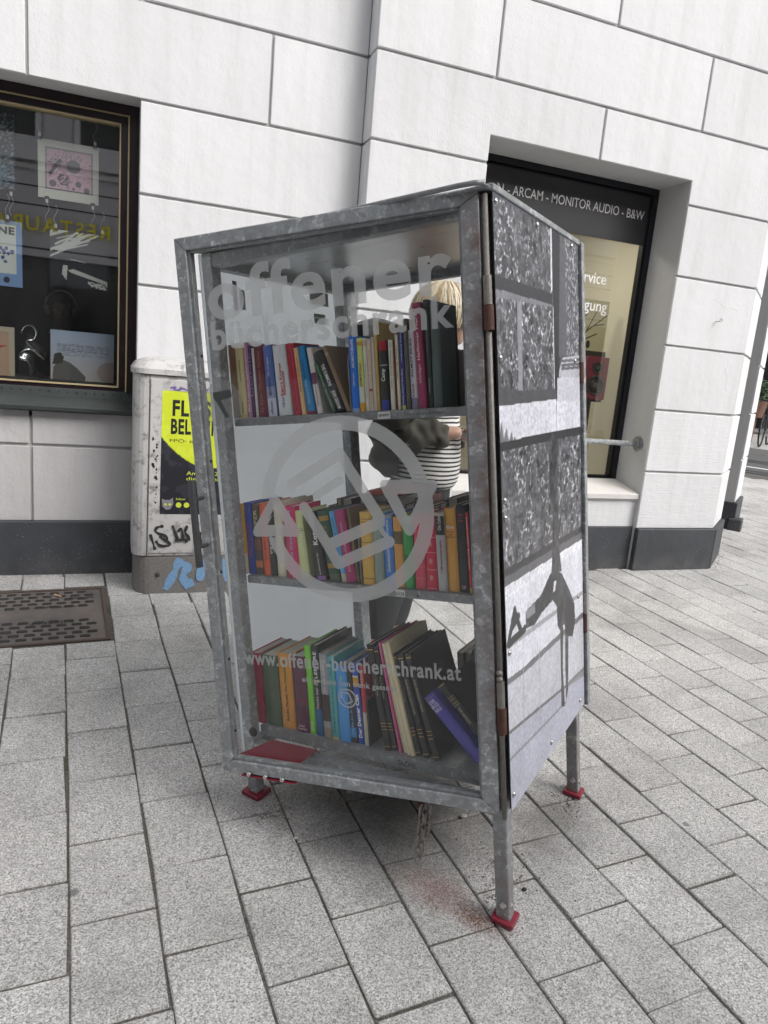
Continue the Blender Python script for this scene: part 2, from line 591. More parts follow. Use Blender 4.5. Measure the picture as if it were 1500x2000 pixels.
class Canvas:
    """A small numpy painter for flat prints; x to the right, y up, both 0..1."""
    def __init__(s, nx, ny, col):
        s.nx, s.ny = nx, ny
        s.c = np.empty((ny, nx, 3)); s.c[:] = col
        s.X, s.Y = np.meshgrid(np.linspace(0, 1, nx), np.linspace(0, 1, ny))
    def poly(s, pts):
        ins = np.zeros(s.X.shape, bool)
        n = len(pts)
        for i in range(n):
            x0, y0 = pts[i]; x1, y1 = pts[(i + 1) % n]
            if y0 == y1: continue
            cond = (s.Y < y0) != (s.Y < y1)
            ins ^= cond & (s.X < (x1 - x0) * (s.Y - y0) / (y1 - y0) + x0)
        return ins
    def stroke(s, pts, wd, ax=1.0, ay=1.0):
        m = np.zeros(s.X.shape, bool)
        for (x0, y0), (x1, y1) in zip(pts[:-1], pts[1:]):
            dx, dy = (x1 - x0) * ax, (y1 - y0) * ay
            t = np.clip(((s.X - x0) * ax * dx + (s.Y - y0) * ay * dy) / (dx * dx + dy * dy + 1e-12), 0, 1)
            d = np.hypot((s.X - x0) * ax - t * dx, (s.Y - y0) * ay - t * dy)
            m |= d < wd / 2
        return m
    def disc(s, cx, cy, r, ax=1.0, ay=1.0):
        return np.hypot((s.X - cx) * ax, (s.Y - cy) * ay) < r
    def fill(s, mask, col, a=1.0):
        s.c[mask] = s.c[mask] * (1 - a) + np.array(col) * a
    def noise(s, fx, fy, seed=0, octaves=3):
        rg = np.random.RandomState(seed)
        out = np.zeros(s.X.shape); amp = 1.0; tot = 0
        for o in range(octaves):
            gx, gy = int(fx * 2 ** o) + 2, int(fy * 2 ** o) + 2
            G = rg.rand(gy, gx)
            x = s.X * (gx - 1.001); y = s.Y * (gy - 1.001)
            xi, yi = x.astype(int), y.astype(int)
            xf, yf = x - xi, y - yi
            xf = xf * xf * (3 - 2 * xf); yf = yf * yf * (3 - 2 * yf)
            out += amp * (G[yi, xi] * (1 - xf) * (1 - yf) + G[yi, xi + 1] * xf * (1 - yf) + G[yi + 1, xi] * (1 - xf) * yf + G[yi + 1, xi + 1] * xf * yf)
            tot += amp; amp *= 0.55
        return out / tot
    def object(s, name, origin, xd, yd, material, parent=None, thick=None, matrix=None):
        o, xd, yd = np.array(origin, float), np.array(xd, float), np.array(yd, float)
        P = o + s.X[..., None] * xd + s.Y[..., None] * yd
        nx, ny = s.nx, s.ny
        idx = np.arange(nx * ny).reshape(ny, nx)
        F = np.stack([idx[:-1, :-1], idx[:-1, 1:], idx[1:, 1:], idx[1:, :-1]], -1).reshape(-1, 4)
        V = P.reshape(-1, 3)
        C = s.c.reshape(-1, 3)
        faces = F.tolist()
        if thick is not None:                       # a back and edges, so that the sheet has its real thickness
            th = np.array(thick, float)
            cs = [idx[0, 0], idx[0, -1], idx[-1, -1], idx[-1, 0]]
            n0 = len(V)
            V = np.vstack([V, V[cs], V[cs] + th])
            C = np.vstack([C, C[cs] * 0.5, C[cs] * 0.5])
            a, b = [n0 + i for i in range(4)], [n0 + 4 + i for i in range(4)]
            faces += [[b[3], b[2], b[1], b[0]]] + [[a[i], b[i], b[(i + 1) % 4], a[(i + 1) % 4]] for i in range(4)]
        me = bpy.data.meshes.new(name)
        me.from_pydata(V.tolist(), [], faces)
        at = me.color_attributes.new('ink', 'FLOAT_COLOR', 'POINT')
        at.data.foreach_set('color', np.hstack([np.clip(C, 0, 1), np.ones((len(C), 1))]).ravel())
        return link_mesh(name, me, material, parent, matrix)

def skin_mesh(name, nodes, edges, sub=2, root=0):
    """One continuous limb or body surface grown from a skeleton of joints (position, radius x, radius y)."""
    me = bpy.data.meshes.new(name)
    me.from_pydata([n[0] for n in nodes], edges, [])
    ob = bpy.data.objects.new(name, me)
    COL.objects.link(ob)
    ob.modifiers.new('skin', 'SKIN')
    if not me.skin_vertices:
        bpy.context.view_layer.objects.active = ob
    lay = me.skin_vertices[0].data
    for i, n in enumerate(nodes):
        lay[i].radius = (n[1], n[2] if len(n) > 2 else n[1])
        lay[i].use_root = (i == root)
    ss = ob.modifiers.new('sub', 'SUBSURF')
    ss.levels = ss.render_levels = sub
    bpy.context.view_layer.update()
    dg = bpy.context.evaluated_depsgraph_get()
    out = bpy.data.meshes.new_from_object(ob.evaluated_get(dg))
    bpy.data.objects.remove(ob)
    for p in out.polygons:
        p.use_smooth = True
    return out

# ================================================================== the setting: ground, pavement, street
def sheet(name, pts, dz, material, parent=None, kind=None):
    me = bpy.data.meshes.new(name)
    me.from_pydata([(x, y, gz(x, y) + dz) for x, y in pts], [], [tuple(range(len(pts)))])
    o = link_mesh(name, me, material, parent)
    if kind: o['kind'] = kind
    return o

M_ASPH = plain('asphalt', (0.10, 0.10, 0.103), 0.85, 0, 0.25, 40, 180, 0.003)
sheet('ground', [(-120, -120), (120, -120), (120, 120), (-120, 120)], -0.045, M_ASPH, kind='structure')

E1, E2 = np.array([0.785, 0.62]), np.array([-0.62, 0.785])      # the side street's house front and its normal (into the house)
E1 = E1 / np.linalg.norm(E1); E2 = np.array([-E1[1], E1[0]])
CC = np.array([4.437, 4.176])                                   # corner of the house
FAR = CC + 2.42 * E1
HOUSE = [(-14, 4.335), (1.353, 4.335), (1.353, 4.18), (4.437, 4.18), tuple(FAR), tuple(FAR + 9 * E2), (-14, 14)]
DN, DF = 12.55, 16.6                                             # near and far kerb of the tram street (distance along (1,1)/sqrt2)

def in_poly(x, y, poly):
    c = False
    for i in range(len(poly)):
        x0, y0 = poly[i]; x1, y1 = poly[i - 1]
        if (y0 > y) != (y1 > y) and x < (x1 - x0) * (y - y0) / (y1 - y0) + x0:
            c = not c
    return c

q2 = math.sqrt(0.5)
def street(d, s):
    return (d * q2 + s * q2, d * q2 - s * q2)
pav = sheet('pavement', [(-14, -5.4), (16, -5.4), (22, -4.2), street(DN, 4), street(DN, -9), (-14, 9)], -0.007, M_FILL, kind='structure')

TH, X0, PW, PL = -0.0631, 0.0111, 0.2142, 0.3020
cth, sth = math.cos(TH), math.sin(TH)
OFF = {-1: .041, 0: .20, 1: .02, 2: .177, 3: 0., 4: .161, 5: .293, 6: .115, 7: .267, 8: .092, 9: .23, 10: .052}
def slab_world(xx, yy):
    return xx * cth + yy * sth, -xx * sth + yy * cth
COVER_O = np.array([-0.004, 3.385]); CEX = np.array([cth, -sth]); CEY = np.array([sth, cth])
UTIL = (0.095, 0.845, 3.955, 4.31)
slots = []
HIN = [(-14, 4.47), (1.45, 4.47), (1.45, 4.31), (4.36, 4.31), tuple(FAR + .16 * E2 - .1 * E1), tuple(FAR + 9 * E2), (-14, 14)]
for m in range(-60, 75):
    off = OFF.get(m, (0.20 if m % 2 == 0 else 0.03) if m < -1 else (0.21 if m % 2 else 0.04)) * 0.9
    for n in range(-22, 46):
        xx = X0 + (m + .5) * PW
        y0_, y1_ = off + n * PL, off + (n + 1) * PL
        xc, yc = slab_world(xx, (y0_ + y1_) / 2)
        if yc < -5.3 or xc < -9 or xc > 15 or (xc + yc) * q2 > DN - 0.25 or in_poly(xc, yc, HIN) or yc > 12:
            continue
        pieces = [(y0_, y1_)]
        rel = np.array([xc, yc]) - COVER_O
        a, b = rel.dot(CEX), rel.dot(CEY)
        if -1.27 < a < 0.0:                       # cut the slabs that run into the iron cover
            c0, c1 = (y0_ + y1_) / 2 - b - .008, (y0_ + y1_) / 2 - b + .698
            pieces = [(p0, p1) for p0, p1 in ((y0_, min(y1_, c0)), (max(y0_, c1), y1_)) if p1 - p0 > .035]
        for p0, p1 in pieces:
            yy = (p0 + p1) / 2
            x, y = slab_world(xx, yy)
            px, py, dep = proj((x, y, gz(x, y)))
            area = 0
            if dep > 0.2:
                cs = [proj((*slab_world(xx + i * PW / 2, yy + j * (p1 - p0) / 2), gz(*slab_world(xx + i * PW / 2, yy + j * (p1 - p0) / 2)))) for i, j in ((-1, -1), (1, -1), (1, 1), (-1, 1))]
                if all(c[2] > 0.1 for c in cs):
                    vis = any(-40 < c[0] < 1540 and 1040 < c[1] < 2060 for c in cs)
                    if vis:
                        area = abs(sum(cs[i][0] * cs[(i + 1) % 4][1] - cs[(i + 1) % 4][0] * cs[i][1] for i in range(4))) / 2
                        cxp, cyp = np.clip([px, py], [0, 0], [1500, 2000])
                        area *= 1.0 if (cxp, cyp) == (px, py) else 0.5
            slots.append((area, x, y, (p1 - p0) / PL))
slots.sort(key=lambda s: -s[0])
def slab_mesh(w, l, name='paving_slab', bev=0.0035):
    mb = MB()
    mb.box(-w / 2, w / 2, -l / 2, l / 2, -0.034, 0)
    me = mb.mesh(name, 0)
    bm = bmesh.new(); bm.from_mesh(me)
    es = [e for e in bm.edges if all(v.co.z > -0.001 for v in e.verts)]
    ve = [e for e in bm.edges if abs(e.verts[0].co.z - e.verts[1].co.z) > 0.01]
    bmesh.ops.bevel(bm, geom=es + ve, offset=bev, segments=1, affect='EDGES')
    bm.to_mesh(me); bm.free()
    return me
slab_meshes = [slab_mesh(PW - random.uniform(.0065, .0105), PL - random.uniform(.0045, .0075)) for _ in range(6)]
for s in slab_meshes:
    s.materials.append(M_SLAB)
def slab_matrix(x, y, jit=1.0):
    ex = Vector((cth, -sth, SLX * cth - SLY * sth)).normalized()
    ey = Vector((sth, cth, SLX * sth + SLY * cth)).normalized()
    a = random.gauss(0, 0.009) * jit
    ex, ey = ex * math.cos(a) + ey * math.sin(a), ey * math.cos(a) - ex * math.sin(a)
    ez = ex.cross(ey)
    mm = Matrix.Identity(4)
    for i in range(3):
        mm[i][0], mm[i][1], mm[i][2] = ex[i], ey[i], ez[i]
    tx, ty = random.gauss(0, 0.0035) * jit, random.gauss(0, 0.0025) * jit
    mm = mm @ Matrix.Rotation(tx, 4, 'X') @ Matrix.Rotation(ty, 4, 'Y')
    mm.translation = (x + random.gauss(0, 0.0016), y + random.gauss(0, 0.0016), gz(x, y) + random.uniform(-0.0018, 0.0008) * jit)
    return mm
for a, x, y, k in slots[:300]:
    o = bpy.data.objects.new('paving_slab', random.choice(slab_meshes))
    COL.objects.link(o)
    o.parent = pav
    o.matrix_basis = slab_matrix(x, y)
    if k < .99:
        o.matrix_basis = o.matrix_basis @ Matrix.Diagonal((1, k, 1, 1))
rv, rf = [], []
base = slab_meshes[0]
bv = np.array([v.co[:] for v in base.vertices]); bf = [tuple(p.vertices) for p in base.polygons]
for a, x, y, k in slots[300:]:
    mm = np.array(slab_matrix(x, y) @ Matrix.Diagonal((1, k, 1, 1)))
    P = bv @ mm[:3, :3].T + mm[:3, 3]
    n0 = len(rv)
    rv += P.tolist()
    rf += [tuple(i + n0 for i in f) for f in bf]
me = bpy.data.meshes.new('distant_paving')
me.from_pydata(rv, [], rf)
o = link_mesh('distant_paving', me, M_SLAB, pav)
o['kind'] = 'stuff'

# loose grit and small pebbles along the joints and the foot of the walls
gv, gf = [], []
def grit(x, y, r):
    z = gz(x, y)
    n0 = len(gv)
    for dx, dy, dz in ((1, 0, .1), (-.5, .8, .1), (-.4, -.9, .1), (0.1, 0, .9)):
        gv.append((x + dx * r * random.uniform(.6, 1.3), y + dy * r * random.uniform(.6, 1.3), z + dz * r * random.uniform(.5, 1)))
    gf.extend([(n0, n0 + 1, n0 + 3), (n0 + 1, n0 + 2, n0 + 3), (n0 + 2, n0, n0 + 3), (n0, n0 + 2, n0 + 1)])
for _ in range(900):
    s = random.random()
    if s < .25: grit(random.uniform(-.8, .1), 4.30 - abs(random.gauss(0, .02)), random.uniform(.002, .005))
    elif s < .5: grit(random.uniform(1.4, 4.5), 4.145 - abs(random.gauss(0, .025)), random.uniform(.002, .006))
    elif s < .62:
        k = random.uniform(0, .6); p = CC + E1 * k - E2 * abs(random.gauss(0.03, .05)); grit(p[0], p[1], random.uniform(.003, .007))
    elif s < .8: grit(random.gauss(.85, .3), random.gauss(1.95, .3), random.uniform(.002, .006))
    else: grit(random.uniform(-.4, 2.6), random.uniform(1.1, 3.6), random.uniform(.0015, .004))
for cx, cy, n, sp in ((.72, 2.02, 90, .035), (.50, 2.0, 60, .03), (1.05, 1.50, 50, .03), (1.5, 1.83, 60, .03), (1.12, 1.62, 60, .06)):
    for _ in range(n): grit(random.gauss(cx, sp), random.gauss(cy, sp), random.uniform(.002, .007))
me = bpy.data.meshes.new('grit'); me.from_pydata(gv, [], gf)
M_GRIT = plain('grit', (0.26, 0.24, 0.22), 0.9, 0, 0.6, 150)
tag(link_mesh('grit', me, M_GRIT), 'scattered grit and small pebbles on the paving and along the walls', 'grit', kind='stuff')

# tram street beyond the corner
road = sheet('road', [street(DN, 10), street(DN, -30), street(DF, -30), street(DF, 10)], -0.030, M_ASPH, kind='structure')
def strip(name, d0, d1, dz, m):
    return sheet(name, [street(d0, 10), street(d0, -30), street(d1, -30), street(d1, 10)], dz, m, road)
M_RAIL = plain('tram_rail_steel', (0.035, 0.034, 0.034), 0.5, 0.5)
M_LINE = plain('road_paint', (0.72, 0.72, 0.70), 0.7, 0, 0.15, 30)
for d in (13.05, 13.35, 14.75, 15.05):
    strip('rail', d, d + .07, -0.024, M_RAIL)
strip('road_marking', 13.88, 14.0, -0.025, M_LINE)
M_KERB = plain('kerb_stone', (0.36, 0.355, 0.35), 0.85, 0, 0.15, 12)
mbk = MB()
for d0, d1 in ((DF, DF + .15),):
    pts = [street(d0, 10), street(d0, -30), street(d1, -30), street(d1, 10)]
    vs = [(x, y, gz(x, y) - .03) for x, y in pts] + [(x, y, gz(x, y) + .075) for x, y in pts]
    mbk.add(vs, [(3, 2, 1, 0), (4, 5, 6, 7), (0, 1, 5, 4), (1, 2, 6, 5), (2, 3, 7, 6), (3, 0, 4, 7)])
o = mbk.build('kerb', M_KERB); o['kind'] = 'structure'
sheet('far_pavement', [street(DF + .15, 10), street(DF + .15, -30), street(DF + 14, -30), street(DF + 14, 10)], 0.07, plain('far_paving', (0.40, 0.395, 0.39), .85, 0, .15, 3), kind='structure')

# ================================================================== the white corner house
house = empty('corner_house', Matrix.Translation((1.353, 4.2, gz(1.353, 4.2))), label='white plastered corner house with grooved blocks and dark grey base', cat='house')
HI = house.matrix_basis.inverted()
def hb(name, mb, material, parent, bevel=0.0, smooth=False):
    """mesh given in world coordinates, hung under a part of the house"""
    o = mb.build(name, material, None, bevel, smooth)
    o.parent = parent
    if parent is house:
        o.matrix_basis = HI.copy()
    return o
WL, WR = 4.329, 4.176                     # front planes of the left and the right wall
TOPZ = 7.1
CZ = [.520, .950, 1.407, 1.868, 2.343, 2.812, 3.281, 3.746, 4.21, 4.68, 5.15, 5.62, 6.09, 6.56, TOPZ]
JW, JD = 0.008, 0.017                     # half joint width, joint depth
SILL_Z, HEAD_L, WINR, WINL = 1.16, 2.818, 0.115, -1.62
OP0, OP1, HEAD_R = 2.113, 3.685, 2.970

wall = MB()
# left wall backing
wall.box(-6, WINL, WL + JD, 4.60, 0.05, TOPZ)
wall.box(WINL, WINR, WL + JD, 4.60, 0.05, SILL_Z - .05)
wall.box(WINL, WINR, WL + JD, 4.60, HEAD_L, TOPZ)
wall.box(WINR, 1.36, WL + JD, 4.60, 0.05, TOPZ)
# right wall backing
wall.box(1.353 + JD, OP0, WR + JD, 4.62, 0.05, TOPZ)
wall.box(OP0, OP1, WR + JD, 4.62, HEAD_R, TOPZ)
wall.box(OP1, 4.437 - 0.006, WR + JD, 4.62, 0.05, TOPZ)
wall_o = hb('wall', wall, M_JAMB_SHADED, house)
wall_o['label'] = 'plaster wall behind the grooved blocks'

def block(poly, plane, depth=JD + .002, material=M_WHITE):
    """one rusticated plaster block; poly in (x, z), shrunk by half a joint where it borders other blocks"""
    mb = MB()
    mb.prism(poly, plane, plane + depth, 'y')
    return hb('wall_block', mb, material, wall_o, 0.0035)
def rect(x0, x1, z0, z1, l=1, r=1, b=1, t=1):
    return [(x0 + JW * l, z0 + JW * b), (x1 - JW * r, z0 + JW * b), (x1 - JW * r, z1 - JW * t), (x0 + JW * l, z1 - JW * t)]

# left wall blocks
LJ = {5: [-3.4, -.425, .798], 6: [-2.6, -1.0, .125], 7: [-1.6, -.425, .798]}
for i in range(len(CZ) - 1):
    z0, z1 = CZ[i], CZ[i + 1]
    if i in LJ or i > 7:
        js = LJ.get(i, LJ[6] if i % 2 == 0 else LJ[5])
        xs = [-6] + js + [1.353]
        for a, b in zip(xs[:-1], xs[1:]):
            end = b == 1.353
            zz = max(z0, HEAD_L - JW) if (i == 5 and a < WINR and b > WINL) else z0
            if i == 5 and a < WINR < b:            # block spans the window head and the wall beside it
                poly = [(a + JW, HEAD_L), (WINR, HEAD_L), (WINR, z0 + JW), (b - JW, z0 + JW), (b - JW, z1 - JW), (a + JW, z1 - JW)]
                block(poly, WL)
            elif i == 5 and b <= WINR and a > WINL - 2:
                block([(a + JW, HEAD_L), (b - JW, HEAD_L), (b - JW, z1 - JW), (a + JW, z1 - JW)], WL)
            else:
                block(rect(a, b, z0, z1, 1, 0 if end else 1), WL)
    else:
        mt = M_GREYP if i <= 1 else M_WHITE
        if i == 0:
            for a, b in ((-6, -1.7), (-1.7, -.43), (-.43, 1.353)):
                block(rect(a, b, z0, z1, 1, 0 if b == 1.353 else 1, 0, 1), WL, material=M_GREYP)
        else:
            block(rect(WINR, 1.353, z0, z1, 0, 0), WL, material=M_WHITE)
            block(rect(-6, WINL, z0, z1, 1, 0), WL, material=M_WHITE)
            if i == 1:
                for a, b in ((WINL, -.43), (-.43, WINR)):
                    block(rect(a, b, z0, SILL_Z - .02, 1, 0 if b == WINR else 1, 1, 0), WL, material=M_GREYP)

# right wall blocks
RJ = {5: [2.916], 6: [2.113, 3.70], 7: [2.92]}
for i in range(len(CZ) - 1):
    z0, z1 = CZ[i], CZ[i + 1]
    if i >= 5:
        js = RJ.get(i, RJ[6] if i % 2 == 0 else RJ[7])
        xs = [1.353] + js + [4.437]
        for a, b in zip(xs[:-1], xs[1:]):
            l, r = (0 if a == 1.353 else 1), (0 if b == 4.437 else 1)
            dp = 0.15 if a == 1.353 else JD + .002
            if i == 5 and a == 1.353:
                block([(a, z0 + JW), (OP0, z0 + JW), (OP0, HEAD_R), (b - JW, HEAD_R), (b - JW, z1 - JW), (a, z1 - JW)], WR)
                block([(a, z0 + JW), (a + .05, z0 + JW), (a + .05, z1 - JW), (a, z1 - JW)], WR + .019, 0.131)
            elif i == 5:
                block([(a + JW, HEAD_R), (OP1, HEAD_R), (OP1, z0 + JW), (b, z0 + JW), (b, z1 - JW), (a + JW, z1 - JW)], WR)
            elif a == 1.353:
                block(rect(a, b, z0, z1, l, r), WR)
                block([(a, z0 + JW), (a + .05, z0 + JW), (a + .05, z1 - JW), (a, z1 - JW)], WR + .019, 0.131)
            else:
                block(rect(a, b, z0, z1, l, r), WR)
    else:
        bt = 0 if i == 0 else 1
        mt = M_BRUSH if i <= 2 else M_WHITE
        block(rect(1.353, OP0, z0, z1, 0, 0, bt, 1), WR)
        block([(1.353, z0 + JW * bt), (1.403, z0 + JW * bt), (1.403, z1 - JW), (1.353, z1 - JW)], WR + .019, 0.131)
        block(rect(OP1, 4.437, z0, z1, 0, 0, bt, 1), WR, material=M_BRUSH if i <= 1 else M_WHITE)

# side street front, running back from the corner
def e_tf(q):      # local (along, out, z) -> world
    p = CC + E1 * q[0] + E2 * q[1]
    return (p[0], p[1], q[2])
side = MB(e_tf)
side.box(0.004, .57, JD, .40, .05, TOPZ)
side.box(1.80, 2.40, JD, .40, .05, TOPZ)
side.box(.57, 1.80, JD, .40, 3.0, TOPZ)
side.box(2.40, 2.42, .02, 9.0, .05, TOPZ)
side_o = hb('side_wall', side, M_JAMB_SHADED, house)
for i in range(len(CZ) - 1):
    z0, z1 = CZ[i], CZ[i + 1]
    for a, b in (((0, .57), (1.80, 2.42)) if i < 6 else ((0, 1.1), (1.1, 2.42))):
        mb = MB(e_tf)
        mb.prism(rect(a, b, z0, z1, 0, 0, 0 if i == 0 else 1, 1), 0, JD + .002, 'y')
        hb('wall_block', mb, M_WHITE, side_o, 0.0035)
mb = MB(e_tf)
mb.box(.5, 1.9, .36, .40, .05, 3.05)
hb('side_window', mb, plain('dark_side_glass', (.02, .022, .025), .12), house)

# dark painted base
def speckle_base():
    t = NT('dark_grey_base_paint')
    p = t.pos()
    n = t.noise(p, 3.5, 5, .6)
    c = t.ramp(n, [(.35, (.040, .043, .050)), (.7, (.062, .066, .075))])
    sp = t.vor(p, 60)
    m = t.math('MULTIPLY', t.ramp(sp, [(0.0, 1.0), (.10, 1.0), (.16, 0.0)]), t.ramp(t.noise(p, 5, 4, .8), [(.50, 0.0), (.60, 1.0)]))
    c = t.mix(t.math('MULTIPLY', m, .8), c, (.42, .42, .42))
    hgt = t.sep(p)[2]
    foot = t.n('MapRange'); t.link(hgt, foot.inputs['Value']); foot.inputs['From Min'].default_value = .34; foot.inputs['From Max'].default_value = .19
    c = t.mix(t.math('MULTIPLY', foot.outputs[0], t.ramp(t.noise(p, 8, 4, .7), [(.4, 0.0), (.7, .5)])), c, (.15, .145, .135))
    t.pbsdf(c, .62, 0, t.bump(t.noise(p, 50, 4, .65), .003, .6))
    return t.m
M_BASE = speckle_base()
PZ = 0.520
plinth = MB()
plinth.box(-6, 1.325, WL - .022, WL + .10, 0.0, PZ)
plinth.prism([(1.325, WL + .10), (1.325, WR - .024), (OP0 - .001, WR - .024), (OP0 - .001, WR + .10), (1.4, WR + .10), (1.4, WL + .10)], 0.0, PZ - .001, 'z')
plinth.box(OP0, OP1, WR + .035, WR + .12, 0.0, PZ + .003)
plinth.prism([(OP1 + .001, WR - .024), (4.450, WR - .024), (4.47, WR + .10), (OP1 + .001, WR + .10)], 0.0, PZ - .002, 'z')
hb('base', plinth, M_BASE, house, 0.006)
for a, b in ((0.02, .60), (1.78, 2.44)):
    mb = MB(e_tf)
    mb.box(a, b, -.03, .12, 0, PZ - .004)
    hb('base', mb, M_BASE, house, 0.006)
mb = MB(e_tf); mb.box(1.74, 1.90, -.10, .03, 0, .36); hb('base_step', mb, M_BASE, house, .01)

# rooms behind the two windows (walls, floor, ceiling each a slab so that no light leaks)
def room(name, x0, x1, y0, y1, z0, z1, m, floor_m=None):
    t = .06
    mb = MB()
    mb.box(x0 - t, x1 + t, y1, y1 + t, z0 - t, z1 + t)
    mb.box(x0 - t, x0, y0, y1, z0 - t, z1 + t)
    mb.box(x1, x1 + t, y0, y1, z0 - t, z1 + t)
    mb.box(x0, x1, y0, y1, z1, z1 + t)
    mb.box(x0, x1, y0, y1, z0 - t, z0)
    return hb(name, mb, m, house)
room('gallery_room', -3.2, 1.25, 4.601, 7.4, .45, 3.2, plain('dark_room', (.018, .017, .018), .8))
room('audio_shop_room', 1.75, 4.30, 4.621, 6.6, .45, 3.25, plain('beige_room', (.52, .49, .42), .8, 0, .06, 2))

# ---- left shop window
M_MAROON = plain('maroon_lacquer', (.014, .005, .009), .35, 0, .4, 14, 60, .0006)
M_GOLD = plain('gold_bead', (.52, .42, .24), .42, .25, .25, 30)
M_SILL = plain('green_grey_sheet_metal', (.042, .052, .050), .45, .25, .3, 7, 30, .001)
win = MB()
YF = 4.495
def frame_ring(mb, x0, x1, z0, z1, w, y0, y1):
    mb.box(x0, x1, y0, y1, z1 - w, z1)
    mb.box(x0, x1, y0, y1, z0, z0 + w)
    mb.box(x0, x0 + w, y0, y1, z0 + w, z1 - w)
    mb.box(x1 - w, x1, y0, y1, z0 + w, z1 - w)
frame_ring(win, WINL, WINR, SILL_Z - .05, HEAD_L, .050, YF, YF + .09)
frame_ring(win, WINL + .058, WINR - .058, SILL_Z + .078, HEAD_L - .058, .036, YF + .014, YF + .08)
win_o = hb('window', win, M_MAROON, house, .003)
win_o['label'] = 'maroon shop window frame with gold beads'
for off, y in ((.050, YF + .004), (.094, YF + .018)):
    g = MB()
    frame_ring(g, WINL + off, WINR - off, (SILL_Z + .078 + off - .05) if off > .06 else SILL_Z + .02, HEAD_L - off, .008, y, y + .06)
    hb('bead', g, M_GOLD, win_o, .0015)
g = MB(); g.box(WINL + .09, WINR - .09, YF + .050, YF + .056, SILL_Z + .11, HEAD_L - .09)
hb('pane', g, M_WINGLASS, win_o)
s = MB()
s.prism([(4.51, 1.262), (4.497, 1.262), (4.488, 1.215), (4.30, 1.182), (4.262, 1.172), (4.262, 1.150), (4.30, 1.142), (4.51, 1.11)], WINL - .05, WINR + .012, 'x')
sill_o = hb('sill', s, M_SILL, house, .002)
for k in range(34):
    x = WINR - .03 - k * .048
    if x > WINL:
        r = MB(); r.cyl((x, 4.494, 1.242), (x, 4.488, 1.242), .0045, .0035, 8)
        hb('rivet', r, M_BLACK, sill_o)

# ---- right shop window
M_BLKFR = plain('black_window_frame', (.012, .013, .017), .35, .2, .3, 10)
M_FASCIA = plain('anthracite_sign_film', (.032, .032, .036), .33, 0, .06, 3)
M_STONE = plain('pale_stone_sill', (.60, .58, .57), .7, 0, .1, 9)
M_WLET = plain('white_lettering', (.82, .82, .82), .5, 0, .02)
f = MB()
frame_ring(f, OP0, OP1, .800, HEAD_R, .045, 4.49, 4.57)
frame_ring(f, OP0 + .045, OP1 - .045, .845, HEAD_R - .045, .014, 4.507, 4.56)
rwin = hb('window', f, M_BLKFR, house, .003)
rwin['label'] = 'black framed window of the audio shop'
g = MB(); g.box(OP0 + .05, OP1 - .05, 4.530, 4.536, .85, HEAD_R - .05)
hb('pane', g, M_SHOPGLASS, rwin)
g = MB(); g.box(OP0 + .052, OP1 - .052, 4.512, 4.524, 2.578, HEAD_R - .052)
fas = hb('sign_panel', g, M_FASCIA, house, .001)
def house_text(name, st, m, parent, x0, z0, width, height, y, bold=0.0):
    o = text(name, st, m, None, (x0, y, z0), (1, 0, 0), (0, 0, 1), width, height, bold)
    o.parent = parent
    return o
house_text('lettering', '- ARCAM - MONITOR AUDIO - B&W', M_WLET, fas, 2.452, 2.748, 1.142, .062, 4.5095, 0.002)
house_text('lettering', 'N', M_WLET, fas, 2.372, 2.750, .048, .058, 4.5095)
house_text('lettering', 'Service', M_WLET, rwin, 3.068, 2.268, .292, .080, 4.5285, 0.004)
house_text('lettering', 'Reinigung', M_WLET, rwin, 2.985, 2.052, .415, .105, 4.5285, 0.004)
s = MB(); s.prism([(4.50, .845), (4.50, .74), (4.195, .735), (4.195, .775)], OP0 + .002, OP1 - .002, 'x')
hb('sill', s, M_STONE, house, .004)
s = MB(); s.box(OP0, OP1, WR + .050, 4.5, .45, .74)
hb('parapet', s, M_BRUSH, house)
bar = MB(); bar.cyl((OP0 + .02, 4.30, 1.142), (OP1 - .02, 4.30, 1.142), .0195, n=16)
bar_o = hb('rail', bar, M_GALV, house, 0, True)
fl = MB(); fl.cyl((OP1 - .030, 4.30, 1.142), (OP1 - .001, 4.30, 1.142), .034, .036, 20); fl.cyl((OP1 - .010, 4.30, 1.142), (OP1 - .0005, 4.30, 1.142), .056, n=24)
hb('flange', fl, M_GALVD, bar_o, .001)
for k in range(5):
    t_ = k * 1.257 + .4
    y, z = 4.30 + .045 * math.cos(t_), 1.142 + .045 * math.sin(t_)
    b = MB(); b.cyl((OP1 - .016, y, z), (OP1 - .01, y, z), .006, n=6)
    hb('screw', b, M_BOLT, bar_o)
hk = MB(); hk.tube([(4.105, 4.178, 2.075), (4.105, 4.15, 2.075)] + [(4.105 + .011 - .011 * math.cos(t_), 4.14, 2.085 + .011 * math.sin(t_)) for t_ in np.linspace(-1.2, 4.2, 9)], .0025, 6)
hb('hook', hk, M_HINGE, house)
# fine cracks in the plaster of the corner pier
M_CRACK = plain('hairline_crack', (.48, .47, .46), .9)
def crack(pts_px, y):
    P = [on_y(p, y) for p in pts_px]
    mb = MB(); mb.tube([(q[0], y - .0002, q[2]) for q in P], .0007, 4)
    hb('crack', mb, M_CRACK, wall_o)
crack([(1392, 584), (1404, 590), (1414, 600), (1428, 603), (1440, 607)], WR)
crack([(1416, 720), (1420, 738), (1417, 752), (1419, 764)], WR)

